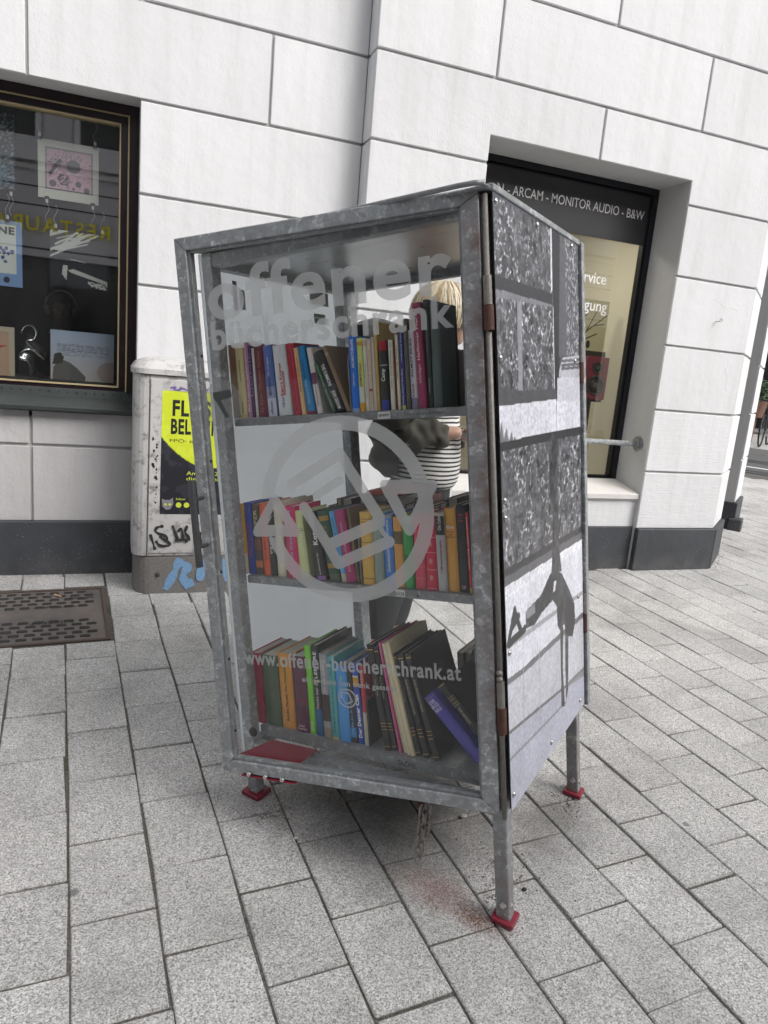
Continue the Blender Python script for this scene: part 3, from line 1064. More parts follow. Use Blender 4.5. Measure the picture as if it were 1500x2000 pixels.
# ---- things inside the audio shop
sp = empty('loudspeaker', Matrix.Translation((3.70, 4.94, 1.43)) @ Matrix.Rotation(math.radians(-8), 4, 'Z'), label='red loudspeaker with two black cones behind the shop window', cat='loudspeaker')
M_SPK = plain('red_wood_veneer', (.30, .045, .085), .3)
M_CONE = plain('speaker_cone', (.07, .07, .072), .45)
MB().box(-.10, .10, 0, .018, 0, .345).build('baffle', M_SPK, sp, .003)
MB().box(-.098, .098, .019, .25, .003, .342).build('cabinet', M_SPK, sp)
for z, r in ((.255, .038), (.115, .070)):
    c_ = MB(); c_.tube([(r * math.cos(t_), -.004, z + r * math.sin(t_)) for t_ in np.linspace(0, 2 * math.pi, 28, endpoint=False)], .008, 8, True)
    c_.cyl((0, -.001, z), (0, -.003, z), r, n=24)
    cn = c_.build('cone', M_CONE, sp, 0, True)
    MB().sphere((0, -.006, z), r * .33, 12, 8, (1, .5, 1)).build('dust_cap', plain('dust_cap', (.16, .16, .16), .3), cn, 0, True)
MB().cyl((3.70, 5.05, .45), (3.70, 5.05, .46), .14, n=24).cyl((3.70, 5.05, .46), (3.70, 5.05, 1.42), .05, n=12).cyl((3.70, 5.05, 1.415), (3.70, 5.05, 1.428), .10, n=20)
st = MB(); st.box(3.58, 3.82, 4.95, 5.19, .452, .47); st.box(3.655, 3.745, 5.02, 5.11, .47, 1.41); st.box(3.60, 3.80, 4.96, 5.17, 1.41, 1.428)
tag(st.build('speaker_stand', M_CONE, None, .002), 'black stand under the red loudspeaker', 'stand')
st = MB(); st.box(3.70, 3.93, 5.16, 5.36, 1.50, 1.83); st.box(3.75, 3.88, 5.20, 5.32, .452, 1.498)
tag(st.build('display_plinth', plain('brown_grey_box', (.05, .045, .035), .6), None, .004), 'dark brown box display behind the red loudspeaker', 'display')
cv = Canvas(70, 100, (.78, .75, .55))
for pts in ([(.05, .1), (.35, .45), (.95, .75)], [(.35, .45), (.6, .8)], [(.2, .27), (.7, .42)], [(.6, .56), (.9, .60)], [(.1, .3), (.2, .62)], [(.0, .5), (.3, .75), (.35, .95)]):
    cv.fill(cv.stroke(pts, .022), (.03, .03, .03))
cv.fill(cv.disc(.45, .22, .07), (.03, .03, .03))
wa, wb = on_y((1118, 694), 5.5), on_y((1192, 590), 5.5)
tag(cv.object('wall_picture', (wa[0], 5.5, wa[2]), (wb[0] - wa[0], 0, 0), (0, 0, wb[2] - wa[2]), M_PAPER, thick=(0, .02, 0)), 'pale yellow picture of a black twig hanging inside the audio shop', 'picture')
ld = bpy.data.lights.new('shop_lamp', 'AREA')
ld.energy = 26; ld.size = .5; ld.color = (1.0, .93, .74)
lo = bpy.data.objects.new('shop_lamp', ld); COL.objects.link(lo); lo.location = (3.2, 5.5, 3.1)
tag(MB().box(2.93, 3.47, 5.23, 5.77, 3.15, 3.22).build('ceiling_lamp', plain('lamp_housing', (.8, .8, .75), .5), None, .01), 'square lamp on the ceiling of the audio shop', 'lamp')

# ================================================================== the street front behind the photographer (seen in the panes)
OPY = -5.0
opp = empty('street_house', Matrix.Translation((0, OPY, gz(0, OPY))), label='grey town house across the street, mirrored in the shop window', cat='house')
OI = opp.matrix_basis.inverted()
def ob_(name, mb, m, parent, bevel=0.0):
    o = mb.build(name, m, None, bevel); o.parent = parent; o.matrix_basis = OI.copy() if parent is opp else Matrix.Identity(4); return o
M_OPP = plain('grey_facade_paint', (.50, .48, .50), .85, 0, .08, 1.5, 40, .002)
M_OPP2 = plain('pale_trim_paint', (.56, .55, .56), .85, 0, .05, 1.5)
M_DARK = plain('dark_shopfront', (.012, .012, .014), .3)
mb = MB(); mb.box(-16, 16, OPY - 5, OPY, 2.90, 6.9); ow = ob_('wall', mb, M_OPP, opp)
mb = MB(); mb.box(-16, 16, OPY - 5, OPY - .12, -.4, 2.90); ob_('shopfront', mb, M_DARK, opp)
for z0, z1, dp in ((4.28, 4.36, .07), (4.40, 4.62, .16), (4.62, 4.70, .10), (3.02, 3.05, .012), (3.72, 3.74, .012), (4.02, 4.04, .012), (6.6, 6.88, .3)):
    mb = MB(); mb.box(-16, 16, OPY + .001, OPY + dp, z0, z1); ob_('cornice', mb, M_OPP2 if dp > .02 else M_DARK, opp, .004)
for k in range(-7, 8):
    x = k * 1.55 - .15
    mb = MB(); frame_ring(mb, x - .52, x + .52, 4.71, 6.4, .08, OPY + .001, OPY + .05); w_ = ob_('window', mb, M_OPP2, opp, .004)
    mb = MB(); mb.box(x - .42, x + .42, OPY + .002, OPY + .02, 4.80, 6.3); ob_('pane', mb, M_DARK, w_)
    mb = MB(); mb.box(x + .56, x + .99, OPY + .001, OPY + .035, 4.71, 6.4); ob_('panel', mb, M_OPP, opp, .004)
    mb = MB(); mb.box(x - .6, x + .6, OPY - .118, OPY - .04, .1, 2.7); ob_('shop_pane', mb, plain('dark_pane', (.02, .02, .022), .15), opp)
sign = empty('restaurant_sign', Matrix.Translation((-.1, OPY + .06, 3.3)), label='yellow capital letters of a restaurant sign on the grey house, seen mirrored', cat='sign')
M_YEL = plain('yellow_sign_letter', (.78, .68, .03), .5, 0, .05)
x = 0.0
for ch in 'RESTAURANT':
    vs, fs = text_data(ch, .015)
    lo_, hi_ = vs.min(0), vs.max(0)
    k = .235 / (hi_[1] - lo_[1])
    me = bpy.data.meshes.new('letter')
    n = len(vs)
    P = [(x - (p[0] - lo_[0]) * k, .03, (p[1] - lo_[1]) * k) for p in vs] + [(x - (p[0] - lo_[0]) * k, 0.0, (p[1] - lo_[1]) * k) for p in vs]
    bm = bmesh.new()
    F = fs + [tuple(i + n for i in reversed(f)) for f in fs]
    me.from_pydata(P, [], F); bm.free()
    link_mesh('letter', me, M_YEL, sign)
    x -= (hi_[0] - lo_[0]) * k + .045

# ================================================================== the leaning bookcase
case = empty('public_bookcase', MB_.copy(), label='tilted galvanised steel bookcase with glass doors full of books on red feet', cat='bookcase')
CW, CD, CH = 0.921, 0.749, 1.5615
SH = [1.068, 0.568, 0.058]                 # tops of the three shelves
def foot_len(u, v):
    for L in np.arange(.1, .5, .001):
        q = BT + BK @ np.array([u, v, -L])
        if q[2] - gz(q[0], q[1]) < 0.012:
            return L
    return .3
PS = .040
posts = {'fl': (-CW, -CW + PS, .004, .004 + PS), 'fr': (-.048, -.008, .004, .004 + PS), 'bl': (-CW, -CW + PS, CD - PS, CD - .002), 'br': (-.048, -.008, CD - PS, CD - .002)}
for k, (u0, u1, v0, v1) in posts.items():
    L = foot_len((u0 + u1) / 2, (v0 + v1) / 2)
    p = MB(); p.box(u0, u1, v0, v1, -L, CH)
    po = p.build('post', M_GALV_LEG if k in ('fr', 'br') else M_GALV, case, .003)
    # red foot plate, flat on the paving
    c0 = BT + BK @ np.array([(u0 + u1) / 2, (v0 + v1) / 2, -L])
    fm = MB()
    r_ = .032 if k != 'fl' else .036
    n_ = Vector((-SLX, -SLY, 1)).normalized()
    ax = Vector(BK[:, 0]); ax = (ax - n_ * ax.dot(n_)).normalized(); ay = n_.cross(ax)
    cen = Vector((c0[0], c0[1], gz(c0[0], c0[1])))
    inv = MB_.inverted()
    corners = [cen + ax * (a * r_) + ay * (b * r_) + n_ * h for h in (0.001, .017) for a, b in ((-1, -1), (1, -1), (1, 1), (-1, 1))]
    fm.add([inv @ c for c in corners], [(3, 2, 1, 0), (4, 5, 6, 7), (0, 1, 5, 4), (1, 2, 6, 5), (2, 3, 7, 6), (3, 0, 4, 7)])
    fm.build('foot', M_RED, po, .003)
    b = MB()
    zb = -L + .050 if k != 'fl' else -.052
    b.cyl(((u0 + u1) / 2 + (.004 if k != 'fl' else -.009), v0, zb), ((u0 + u1) / 2 + (.004 if k != 'fl' else -.009), v0 - .008, zb), .010, .0085, 6)
    b.cyl(((u0 + u1) / 2, v1, zb), ((u0 + u1) / 2, v1 + .006, zb), .009, n=6)
    b.build('bolt', M_BOLT, po)
    b = MB(); b.cyl((u1, (v0 + v1) / 2, zb - .012), (u1 + .006, (v0 + v1) / 2, zb - .012), .008, .006, 10); b.build('bolt', M_BOLT, po)
def bar3(name, u0, u1, v0, v1, w0, w1, m=M_GALV, bev=.002):
    return MB().box(u0, u1, v0, v1, w0, w1).build(name, m, case, bev)
# horizontal bars of the frame
for w0 in (1.518, -.028):
    for v0, v1 in ((.006, .042), (CD - .040, CD - .004)):
        bar3('rail', -CW + PS + .001, -.049, v0, v1, w0, w0 + .040, M_GALVD)
    for u0, u1 in ((-CW + .002, -CW + PS - .002), (-.046, -.010)):
        bar3('rail', u0, u1, .046, CD - .043, w0 + .001, w0 + .039, M_GALVD)
roof = MB()
roof.box(-CW - .012, .010, -.030, CD + .030, CH + .002, CH + .010)
roof_o = roof.build('roof', M_GALVD, case, .0035)
lip = MB()
ro = [(-CW - .012, -.046), (-.055, -.046), (-.020, -.042), (.002, -.030)]
lip.tube([(u, v, CH + .013) for u, v in ro], .0065, 8)
lip.build('roof_edge', M_GALVD, roof_o, 0, True)
bar3('ceiling', -CW + .03, -.05, .04, CD - .04, 1.545, 1.549, plain('zinc_ceiling', (.30, .31, .32), .3, .6, .25, 5, 30, .0006), 0)
# left side: white lacquered sheet
def acrylic():
    t = NT('white_translucent_acrylic')
    n = t.noise(t.pos(), 5, 4, .6)
    c = t.mix(n, (.84, .87, .90), (.90, .925, .95))
    d_, l_ = t.n('BsdfDiffuse'), t.n('BsdfTranslucent')
    t.link(c, d_.inputs[0]); t.link(c, l_.inputs[0])
    m_ = t.n('MixShader'); m_.inputs[0].default_value = .90
    t.link(d_.outputs[0], m_.inputs[1]); t.link(l_.outputs[0], m_.inputs[2])
    t.link(m_.outputs[0], t.out.inputs['Surface'])
    return t.m
M_WSHEET = acrylic()
lp = bar3('side_panel', -CW - .006, -CW - .001, .0, CD, -.02, CH - .002, M_WSHEET, 0)
lp['label'] = 'white translucent side panel, seen from inside'
# printed right side panel
cv = Canvas(270, 562, srgb(84, 87, 96))
def z6(x, y): return (920 + x / 2.985, 330 + y / 2.985)
def z7(x, y): return (920 + x / 3.227, 980 + y / 3.227)
def pp(pts, f):
    out = []
    for p in pts:
        q = on_u(f(*p), .0095)
        out.append((q[1] / CD, q[2] / CH))
    return out
def G(v, t=1.0): return srgb(v * .985, v * .99, min(255, v * 1.035))
rough1 = cv.noise(30, 66, 1, 3); rough2 = cv.noise(85, 180, 2, 2); big = cv.noise(6, 12, 3, 2)
def blur(A, n=1):
    for _ in range(n):
        P_ = np.pad(A, ((1, 1), (1, 1)) + ((0, 0),) * (A.ndim - 2), mode='edge')
        A = (P_[1:-1, 1:-1] * 4 + P_[:-2, 1:-1] * 2 + P_[2:, 1:-1] * 2 + P_[1:-1, :-2] * 2 + P_[1:-1, 2:] * 2 + P_[:-2, :-2] + P_[2:, 2:] + P_[:-2, 2:] + P_[2:, :-2]) / 16
    return A
def ridge(fx, fy, seed):
    return 1 - np.abs(2 * cv.noise(fx, fy, seed, 2) - 1) * 2.2
chis = np.clip(.42 * ridge(24, 62, 31) + .34 * ridge(52, 120, 32) + .42 * (cv.noise(110, 230, 33, 2) - .3), 0, 1)
patch = cv.noise(7, 15, 35, 3)
def stone(mask, base=118, fl=235, seed=0, thr=.60):
    """rough-hewn block: soft grey with broken pale chisel marks"""
    lum = 52 + 74 * cv.noise(30, 66, 40 + seed, 4) + 185 * np.clip((chis - .50) * 2.2, 0, 1) * np.clip(patch * 2.6 - .50, 0.2, 1) - 60 * np.clip(.44 - rough1, 0, 1) * 3
    lum = np.clip(lum, 44, 246)
    cv.c[mask] = np.stack([((lum * k) / 255) ** 2.2 for k in (.985, .99, 1.03)], -1)[mask]
stone(cv.poly(pp([(90, 130), (468, 345), (472, 725), (118, 605)], z6)))
cv.fill(cv.poly(pp([(118, 605), (472, 725), (470, 800), (120, 700)], z6)), G(60))
cv.fill(cv.poly(pp([(120, 690), (470, 790), (480, 815), (122, 750)], z6)), G(130))
stone(cv.poly(pp([(122, 745), (268, 768), (276, 1285), (130, 1260)], z6)))
cv.fill(cv.poly(pp([(268, 770), (297, 775), (302, 1310), (276, 1310)], z6)), G(150))
stone(cv.poly(pp([(295, 775), (480, 805), (490, 1280), (302, 1290)], z6)), thr=.585)
cv.fill(cv.stroke(pp([(465, 345), (470, 700)], z6), .018, 1, CH / CD), G(225))
cv.fill(cv.stroke(pp([(480, 810), (488, 1270)], z6), .014, 1, CH / CD), G(215))
cv.fill(cv.poly(pp([(472, 350), (520, 380), (515, 1350), (490, 1340)], z6)), G(50))
cm = cv.poly(pp([(518, 380), (640, 440), (640, 1100), (512, 1090)], z6))
cv.fill(cm, G(96)); cv.fill(cm & (rough2 > .6) & (cv.X > .8), G(190), .7)
cv.fill(cv.poly(pp([(535, 1100), (640, 1085), (640, 1215), (512, 1212), (515, 1170)], z6)), G(188))
for yy in (1120, 1145, 1165):
    cv.fill(cv.stroke(pp([(528, yy), (640, yy - 10)], z6), .012, 1, CH / CD), G(105))
cv.fill(cv.poly(pp([(503, 1215), (640, 1215), (640, 1350), (503, 1352)], z6)), G(205))
cv.fill(cv.poly(pp([(130, 1260), (302, 1295), (500, 1285), (497, 1345), (132, 1390)], z6)), G(82))
lm = cv.poly(pp([(130, 1388), (496, 1342), (498, 1526), (138, 1602)], z6)) | cv.poly(pp([(499, 1354), (640, 1345), (640, 1500), (499, 1526)], z6))
cv.fill(lm, G(226)); cv.fill(lm & (rough2 > .62), G(198), .7)
for x, y in ((150, 1510), (178, 1470), (205, 1500), (235, 1530), (255, 1560)):
    cv.fill(cv.poly(pp([(x - 18, 1610), (x, y), (x + 18, 1600)], z6)), G(92), .85)
cv.fill(cv.poly(pp([(138, 1600), (640, 1500), (640, 1550), (142, 1655)], z6)), G(54))
stone(cv.poly(pp([(142, 1652), (640, 1548)], z6) + pp([(700, 150), (183, 448)], z7)), 105, 225, thr=.61)
cv.fill(cv.poly(pp([(178, 448), (700, 150), (700, 235), (180, 560)], z7)), G(52))
cv.fill(cv.poly(pp([(178, 500), (700, 190), (700, 235), (180, 560)], z7)), G(120), .6)
cv.fill(cv.poly(pp([(180, 560), (720, 222), (720, 1400), (200, 2000)], z7)), G(222))
cv.fill(cv.poly(pp([(180, 560), (720, 222), (720, 270), (185, 640)], z7)) & (rough2 > .45), G(250), .6)
cv.fill(cv.stroke(pp([(200, 930), (350, 830), (540, 690), (720, 560)], z7), .02, 1, CH / CD), G(165))
cv.fill(cv.stroke(pp([(205, 1165), (330, 1070), (560, 850), (720, 700)], z7), .03, 1, CH / CD), G(108))
cv.fill(cv.poly(pp([(205, 1175), (330, 1085), (560, 865), (720, 715), (720, 1400), (215, 1900)], z7)), G(196))
for a, b in (((215, 1480), (600, 1160)), ((600, 1160), (720, 1040))):
    cv.fill(cv.stroke(pp([a, b], z7), .014, 1, CH / CD), G(105))
cv.fill(cv.poly(pp([(600, 1160), (720, 1030), (720, 1120), (615, 1210)], z7)), G(120), .8)
cv.fill(cv.poly(pp([(215, 1500), (600, 1175), (720, 1090), (720, 1400), (240, 1990)], z7)), srgb(176, 178, 194))
cv.fill(cv.stroke(pp([(235, 1640), (420, 1450), (600, 1260)], z7), .01, 1, CH / CD), G(130))
for x in (330, 430):
    cv.fill(cv.stroke(pp([(x, 1040 - (x - 330)), (x + 5, 1430 - (x - 330))], z7), .008, 1, CH / CD), G(170))
FIG = [([(452, 1545), (487, 1545), (502, 1700), (500, 2010), (463, 2010)], z6), ([(515, -10), (548, -10), (556, 300), (572, 440), (508, 440), (514, 200)], z7),
       ([(508, 420), (572, 450), (622, 560), (645, 620), (656, 720), (640, 840), (598, 845), (588, 770), (560, 810), (545, 780), (540, 660), (500, 600)], z7),
       ([(505, 440), (515, 620), (445, 700), (402, 775), (345, 800), (345, 690), (440, 590)], z7),
       ([(562, 790), (582, 790), (578, 1040), (592, 1290), (570, 1290), (566, 1050)], z7), ([(592, 790), (614, 800), (612, 1180), (600, 1260), (594, 1050)], z7)]
for pts, f_ in FIG:
    m_ = cv.poly(pp(pts, f_))
    sh = np.clip(46 + 70 * (cv.noise(40, 70, 61, 2) - .35) + 40 * (big - .4), 30, 150)
    cv.c[m_] = np.stack([((sh * k) / 255) ** 2.2 for k in (.985, .99, 1.03)], -1)[m_]
cv.fill(cv.poly(pp([(600, 580), (652, 640), (655, 760), (640, 850), (605, 845), (590, 700)], z7)), G(38))
cv.fill(cv.poly(pp([(523, 500), (538, 498), (530, 560), (517, 572)], z7)), G(230))
cv.fill(cv.poly(pp([(347, 690), (400, 640), (405, 700), (350, 740)], z7)), G(140))
for pts in ([(235, 900), (275, 680)], [(238, 900), (340, 800)], [(275, 690), (315, 815)], [(255, 800), (300, 720)]):
    cv.fill(cv.stroke(pp(pts, z7), .03, 1, CH / CD), G(52))
# smooth stone faces carry soft stains and grain; the whole print is slightly soft
cv.c *= (0.86 + 0.34 * cv.noise(9, 16, 50, 4))[..., None]
cv.c *= (0.80 + 0.40 * cv.noise(130, 270, 9, 1))[..., None]
core = bar3('panel_core', .002, .0075, .006, CD - .004, .004, CH - .004, M_BLACK, 0)
pr = cv.object('printed_panel', (.0095, 0, 0), (0, CD, 0), (0, 0, CH), M_INKPRINT, case, thick=(-.0015, 0, 0))
pr['label'] = 'black and white photo print of a rough stone wall and a bending figure'
tr_ = MB(); tr_.box(.003, .0145, -.004, CD + .006, CH + .0005, CH + .0165); tr_.box(-.02, .003, -.004, CD + .006, CH + .0105, CH + .0165)
tr_.build('panel_trim', M_GALV, case, .002)
for px in ((958, 386), (1050, 437), (1117, 479), (966, 698), (970, 985), (975, 1018), (987, 1284), (1000, 1558), (1124, 705), (1130, 1165), (1134, 1368), (1078, 1450)):
    q = on_u(px, .012)
    v_, w_ = min(max(q[1], .016), CD - .016), min(max(q[2], .018), CH - .016)
    b = MB(); b.sphere((.0105, v_, w_), .0085, 12, 8, (.65, 1, 1)); b.build('screw', M_BOLT, pr, 0, True)

# shelves
for i, w in enumerate(SH):
    s_ = MB()
    s_.box(-CW + PS + .002, -.050, .046, CD - .045, w - .002, w)
    s_.box(-CW + PS + .002, -.050, .046, .0475, w - (.024 if i < 2 else .034), w - .0021)
    s_.box(-CW + PS + .002, -.050, CD - .0465, CD - .045, w - .024, w - .0021)
    if i == 2:
        s_.box(-CW + PS + .002, -.050, .0476, .058, w - .034, w - .031)
    so = s_.build('shelf', M_GALVD, case)
    if i == 0:
        M_STK = plain('paper_sticker', (.74, .74, .72), .6, 0, .08)
        a, b_ = on_v((738, 811), .0455), on_v((762, 811), .0455)
        MB().box(a[0], b_[0], .0450, .0456, w - .0215, w - .003).build('sticker', M_STK, so)
        text('lettering', 'sprachig', M_BLACK, so, (a[0] + .003, .0446, w - .0185), (1, 0, 0), (0, 0, 1), b_[0] - a[0] - .006, .013, .02)
        a = on_v((790, 815), .045)
        text('lettering', 'Fremdsprachen', plain('pencil', (.10, .10, .10), .6), so, (a[0], .0456, w - .018), (1, 0, 0), (0, 0, 1), .115, .010)
    if i == 1:
        a, b_ = on_v((773, 1160), .0455), on_v((791, 1160), .0455)
        MB().box(a[0], b_[0], .0450, .0456, w - .0215, w - .002).build('sticker', M_STK, so)
        text('lettering', 'KÜCHE', M_BLACK, so, (a[0] + .002, .0446, w - .0185), (1, 0, 0), (0, 0, 1), b_[0] - a[0] - .004, .012, .02)
        a = on_v((814, 1163), .045)
        text('lettering', '↓', M_BLACK, so, (a[0] - .004, .0452, w - .020), (1, 0, 0), (0, 0, 1), None, .015, .01)
    if i == 2:
        a = on_v((778, 1489), .046)
        text('lettering', 'SACHB.', M_BLACK, so, (a[0], .0456, w - .028), (1, 0, 0), (0, 0, 1), .060, .017, .0)
# book ends
def u_at(x, v, w):
    lo_, hi_ = -1.6, .6
    for _ in range(40):
        mid = (lo_ + hi_) / 2
        if proj(BT + BK @ np.array([mid, v, w]))[0] < x: lo_ = mid
        else: hi_ = mid
    return (lo_ + hi_) / 2
for i, x, hgt in ((0, 686, .165), (1, 706, .17), (2, 722, .16)):
    u = u_at(x, .06, SH[i])
    t_ = MB()
    t_.tube([(u, .062, SH[i] + .002), (u, .060, SH[i] + hgt - .02), (u, .07, SH[i] + hgt), (u, .17, SH[i] + hgt), (u, .185, SH[i] + hgt - .02), (u, .185, SH[i] + .002)], .0022, 6)
    t_.box(u - .0006, u + .0006, .064, .183, SH[i] + .001, SH[i] + hgt - .012)
    t_.build('book_end', M_GALVD if i < 2 else plain('dark_green_sheet', (.05, .065, .06), .4, .4), case)
# stickers on the white inner wall
UL = -CW - .0006
def stick(px0, px1, m, st=None, sm=None, nm='sticker'):
    a, b_ = on_u(px0, UL), on_u(px1, UL)
    o_ = MB().box(UL, UL + .0006, min(a[1], b_[1]), max(a[1], b_[1]), min(a[2], b_[2]), max(a[2], b_[2])).build(nm, m, case)
    if st:
        text('lettering', st, sm, o_, (UL + .0012, min(a[1], b_[1]) + .006, min(a[2], b_[2]) + .012), (0, 1, 0), (0, 0, 1), abs(a[1] - b_[1]) - .012, abs(a[2] - b_[2]) * .45, .02)
stick((613, 612), (636, 634), plain('green_sticker', (.03, .12, .06), .5), 'rapid', plain('sticker_white', (.8, .8, .8), .5))
stick((606, 594), (640, 574), plain('grey_sticker', (.30, .29, .28), .5))
stick((676, 676), (689, 700), plain('navy_sticker', (.02, .03, .06), .5))
stick((453, 548), (466, 608), plain('violet_sticker', (.16, .05, .20), .5))
stick((466, 565), (480, 606), plain('torn_sticker', (.45, .44, .46), .5))

# ---- front door, ajar
DM = Matrix.Translation((UH, VH, 0)) @ Matrix.Rotation(PH, 4, 'Z')
door = empty('door', DM, case)
door['label'] = 'front glass door standing slightly open'
DW, D0, D1 = .8686, -.009, 1.5734
FB, FR_ = .037, .046
def ob3(name, m, bev, *bx, parent=door):
    mb_ = MB()
    for b_ in bx: mb_.box(*b_)
    return mb_.build(name, m, parent, bev)
# mitred bars
def mitre(name, pts, m=M_GALV_DOOR):
    mb_ = MB(); mb_.prism(pts, 0.0, .030, 'y'); return mb_.build(name, m, door, .0022)
e_ = .0006
ru = .012
mitre('top_rail', [(-DW, D1), (-DW + FB - e_, D1 - FB + e_), (-FR_ + e_, D1 - FB + e_), (-e_, D1 - ru), (-ru * .35, D1 - ru * .3), (-ru, D1)])
mitre('bottom_rail', [(-DW, D0), (0, D0), (-FR_ + e_, D0 + FB - e_), (-DW + FB - e_, D0 + FB - e_)])
mitre('stile', [(-DW, D0 + e_), (-DW + FB, D0 + FB), (-DW + FB, D1 - FB), (-DW, D1 - e_)], M_GALV)
mitre('stile', [(0, D0 + e_), (0, D1 - ru - e_), (-FR_, D1 - FB), (-FR_, D0 + FB)])
# glazing bead behind the bars and small bead screws
bd = MB()
bd.box(-DW + FB - .001, -DW + FB + .010, .0065, .026, D0 + FB + .001, D1 - FB - .001)
bd.box(-FR_ - .006, -FR_ + .001, .0065, .026, D0 + FB + .001, D1 - FB - .001)
bd.box(-DW + FB + .0105, -FR_ - .0065, .0065, .026, D0 + FB - .001, D0 + FB + .010)
bd.box(-DW + FB + .0105, -FR_ - .0065, .0065, .026, D1 - FB - .006, D1 - FB + .001)
bdo = bd.build('glazing_bead', M_GALVD, door, .001)
for z in (.12, .35, .62, .95, 1.25):
    MB().sphere((-DW + FB + .0105, .016, z), .0045, 8, 6).build('screw', M_BLACK, door)
ob3('pane', M_GLASS, 0, (-DW + FB - .004, -FR_ + .004, .0265, .0305, D0 + FB - .004, D1 - FB + .004))
YV = .0258
def dtext(st, s0, s1, w0, hgt, bold, wb=None):
    """frosted lettering between two distances from the hinge"""
    tilt = 0.0 if wb is None else (wb - w0) / (s0 - s1)
    return text('lettering', st, M_VINYL, door, (-s0, YV, w0), (1, 0, tilt), (0, 0, 1), s0 - s1, hgt, bold, 5)
dtext('offener', .790, .078, 1.343, .142, .028)
dtext('bücherschrank', .790, .078, 1.262, .081, .028)
dtext('www.offener-buecherschrank.at', .772, .097, .334, .046, .026, .344)
dtext('ein projekt von frank gassner', .580, .282, .291, .022, .03)
# ring-and-book emblem: painted on a fine grid, then joined into bands
def zd(x, y): return on_door((440 + x / 2.885, 800 + y / 2.885))
S0, S1, W0, W1 = .72, .14, .53, 1.075
ec = Canvas(400, 376, 0.0)
def ed(pts): return [((S0 - s) / (S0 - S1), (w - W0) / (W1 - W0)) for s, w in (zd(*p) for p in pts)]
AX, AY = S0 - S1, W1 - W0
def es(pts, px): return ec.stroke(ed(pts), px / 2.885 * .00149, AX, AY)
cs_, cw_ = on_door((664, 1000))
cx_, cy_ = (S0 - cs_) / AX, (cw_ - W0) / AY
rr = np.hypot((ec.X - cx_) * AX, (ec.Y - cy_) * AY)
mk = (rr < .2585) & (rr > .2195)
tri = lambda P: ec.poly(ed(P))
mk &= ~ec.poly(ed([(80, 520), (330, 500), (420, 720), (60, 740)]))
mk |= es([(350, 425), (620, 252), (850, 620)], 62)
mk |= es([(490, 490), (620, 405)], 46)
mk |= es([(420, 560), (555, 775), (850, 645)], 62)
mk |= es([(555, 775), (615, 880), (905, 755)], 62)
mk |= es([(850, 645), (862, 690), (905, 755)], 26)
t1 = tri([(880, 430), (1150, 430), (1020, 690)]) | es([(880, 432), (1150, 432), (1020, 690), (880, 432)], 56)
t1 &= ~tri([(948, 482), (1088, 478), (1018, 622)])
t2 = tri([(140, 700), (300, 540), (380, 705)]) | es([(150, 700), (250, 510), (375, 700), (150, 700)], 50)
mk |= t1 | (t2 & ~tri([(210, 660), (255, 570), (310, 655)]))
ev, ef = [], []
for j in range(ec.ny):
    row = np.concatenate([[0], mk[j].astype(int), [0]])
    d_ = np.diff(row)
    for a, b_ in zip(np.where(d_ == 1)[0], np.where(d_ == -1)[0]):
        xa, xb = -(S0 - a / ec.nx * AX), -(S0 - b_ / ec.nx * AX)
        za, zb = W0 + j / ec.ny * AY, W0 + (j + 1) / ec.ny * AY
        n0 = len(ev)
        ev += [(xa, YV, za), (xb, YV, za), (xb, YV, zb), (xa, YV, zb)]
        ef.append((n0, n0 + 1, n0 + 2, n0 + 3))
me = bpy.data.meshes.new('emblem'); me.from_pydata(ev, [], ef)
link_mesh('emblem', me, M_VINYL, door)
def ring_mesh(name, cpx, r, th, m):
    s, w = on_door(cpx)
    mb_ = MB(); n = 36
    vs = [(-s + k * math.cos(2 * math.pi * i / n), YV - .0002, w + k * math.sin(2 * math.pi * i / n)) for k in (r, r - th) for i in range(n)]
    mb_.add(vs, [(i, (i + 1) % n, (i + 1) % n + n, i + n) for i in range(n)])
    return mb_.build(name, m, door)
ring_mesh('small_emblem', (671, 1371), .029, .005, M_VINYL)
s, w = on_door((671, 1371))
mb_ = MB()
for a, b_ in (((-.014, .016), (.006, .016)), ((.004, .017), (.016, -.008)), ((-.014, -.002), (-.004, -.018)), ((-.004, -.017), (.016, -.008))):
    p0, p1 = Vector((a[0] - s, 0, a[1] + w)), Vector((b_[0] - s, 0, b_[1] + w))
    d_ = (p1 - p0).normalized() * .0022; n_ = Vector((-d_.z, 0, d_.x))
    mb_.add([(*(q.x, YV - .0004 - .0001 * (a[0] > 0), q.z),) for q in (p0 - n_, p1 - n_, p1 + n_, p0 + n_)], [(0, 1, 2, 3)])
mb_.build('small_emblem', M_VINYL, door)
# round pictogram sticker near the handle
s, w = on_door((425, 790))
mb_ = MB(); n = 32
for r0, r1 in ((.063, .060),):
    vs = [(-s + k * math.cos(2 * math.pi * i / n), YV - .0003, w + k * 1.12 * math.sin(2 * math.pi * i / n)) for k in (r0, .0) for i in range(n)]
mb_.add(vs[:n], [tuple(range(n))])
pc = mb_.build('sticker', vinyl('clear_sticker', (.34, .35, .35), .40), door)
mb_ = MB(); mb_.prism([(-s - .03, w + .035), (-s + .03, w + .04), (-s + .033, w + .02), (-s - .005, w + .012), (-s + .018, w - .035), (-s + .008, w - .04), (-s - .022, w + .01), (-s - .03, w + .02)], YV - .0012, YV - .0008, 'y')
mb_.build('pictogram', plain('dark_sticker_print', (.06, .065, .065), .5), door)
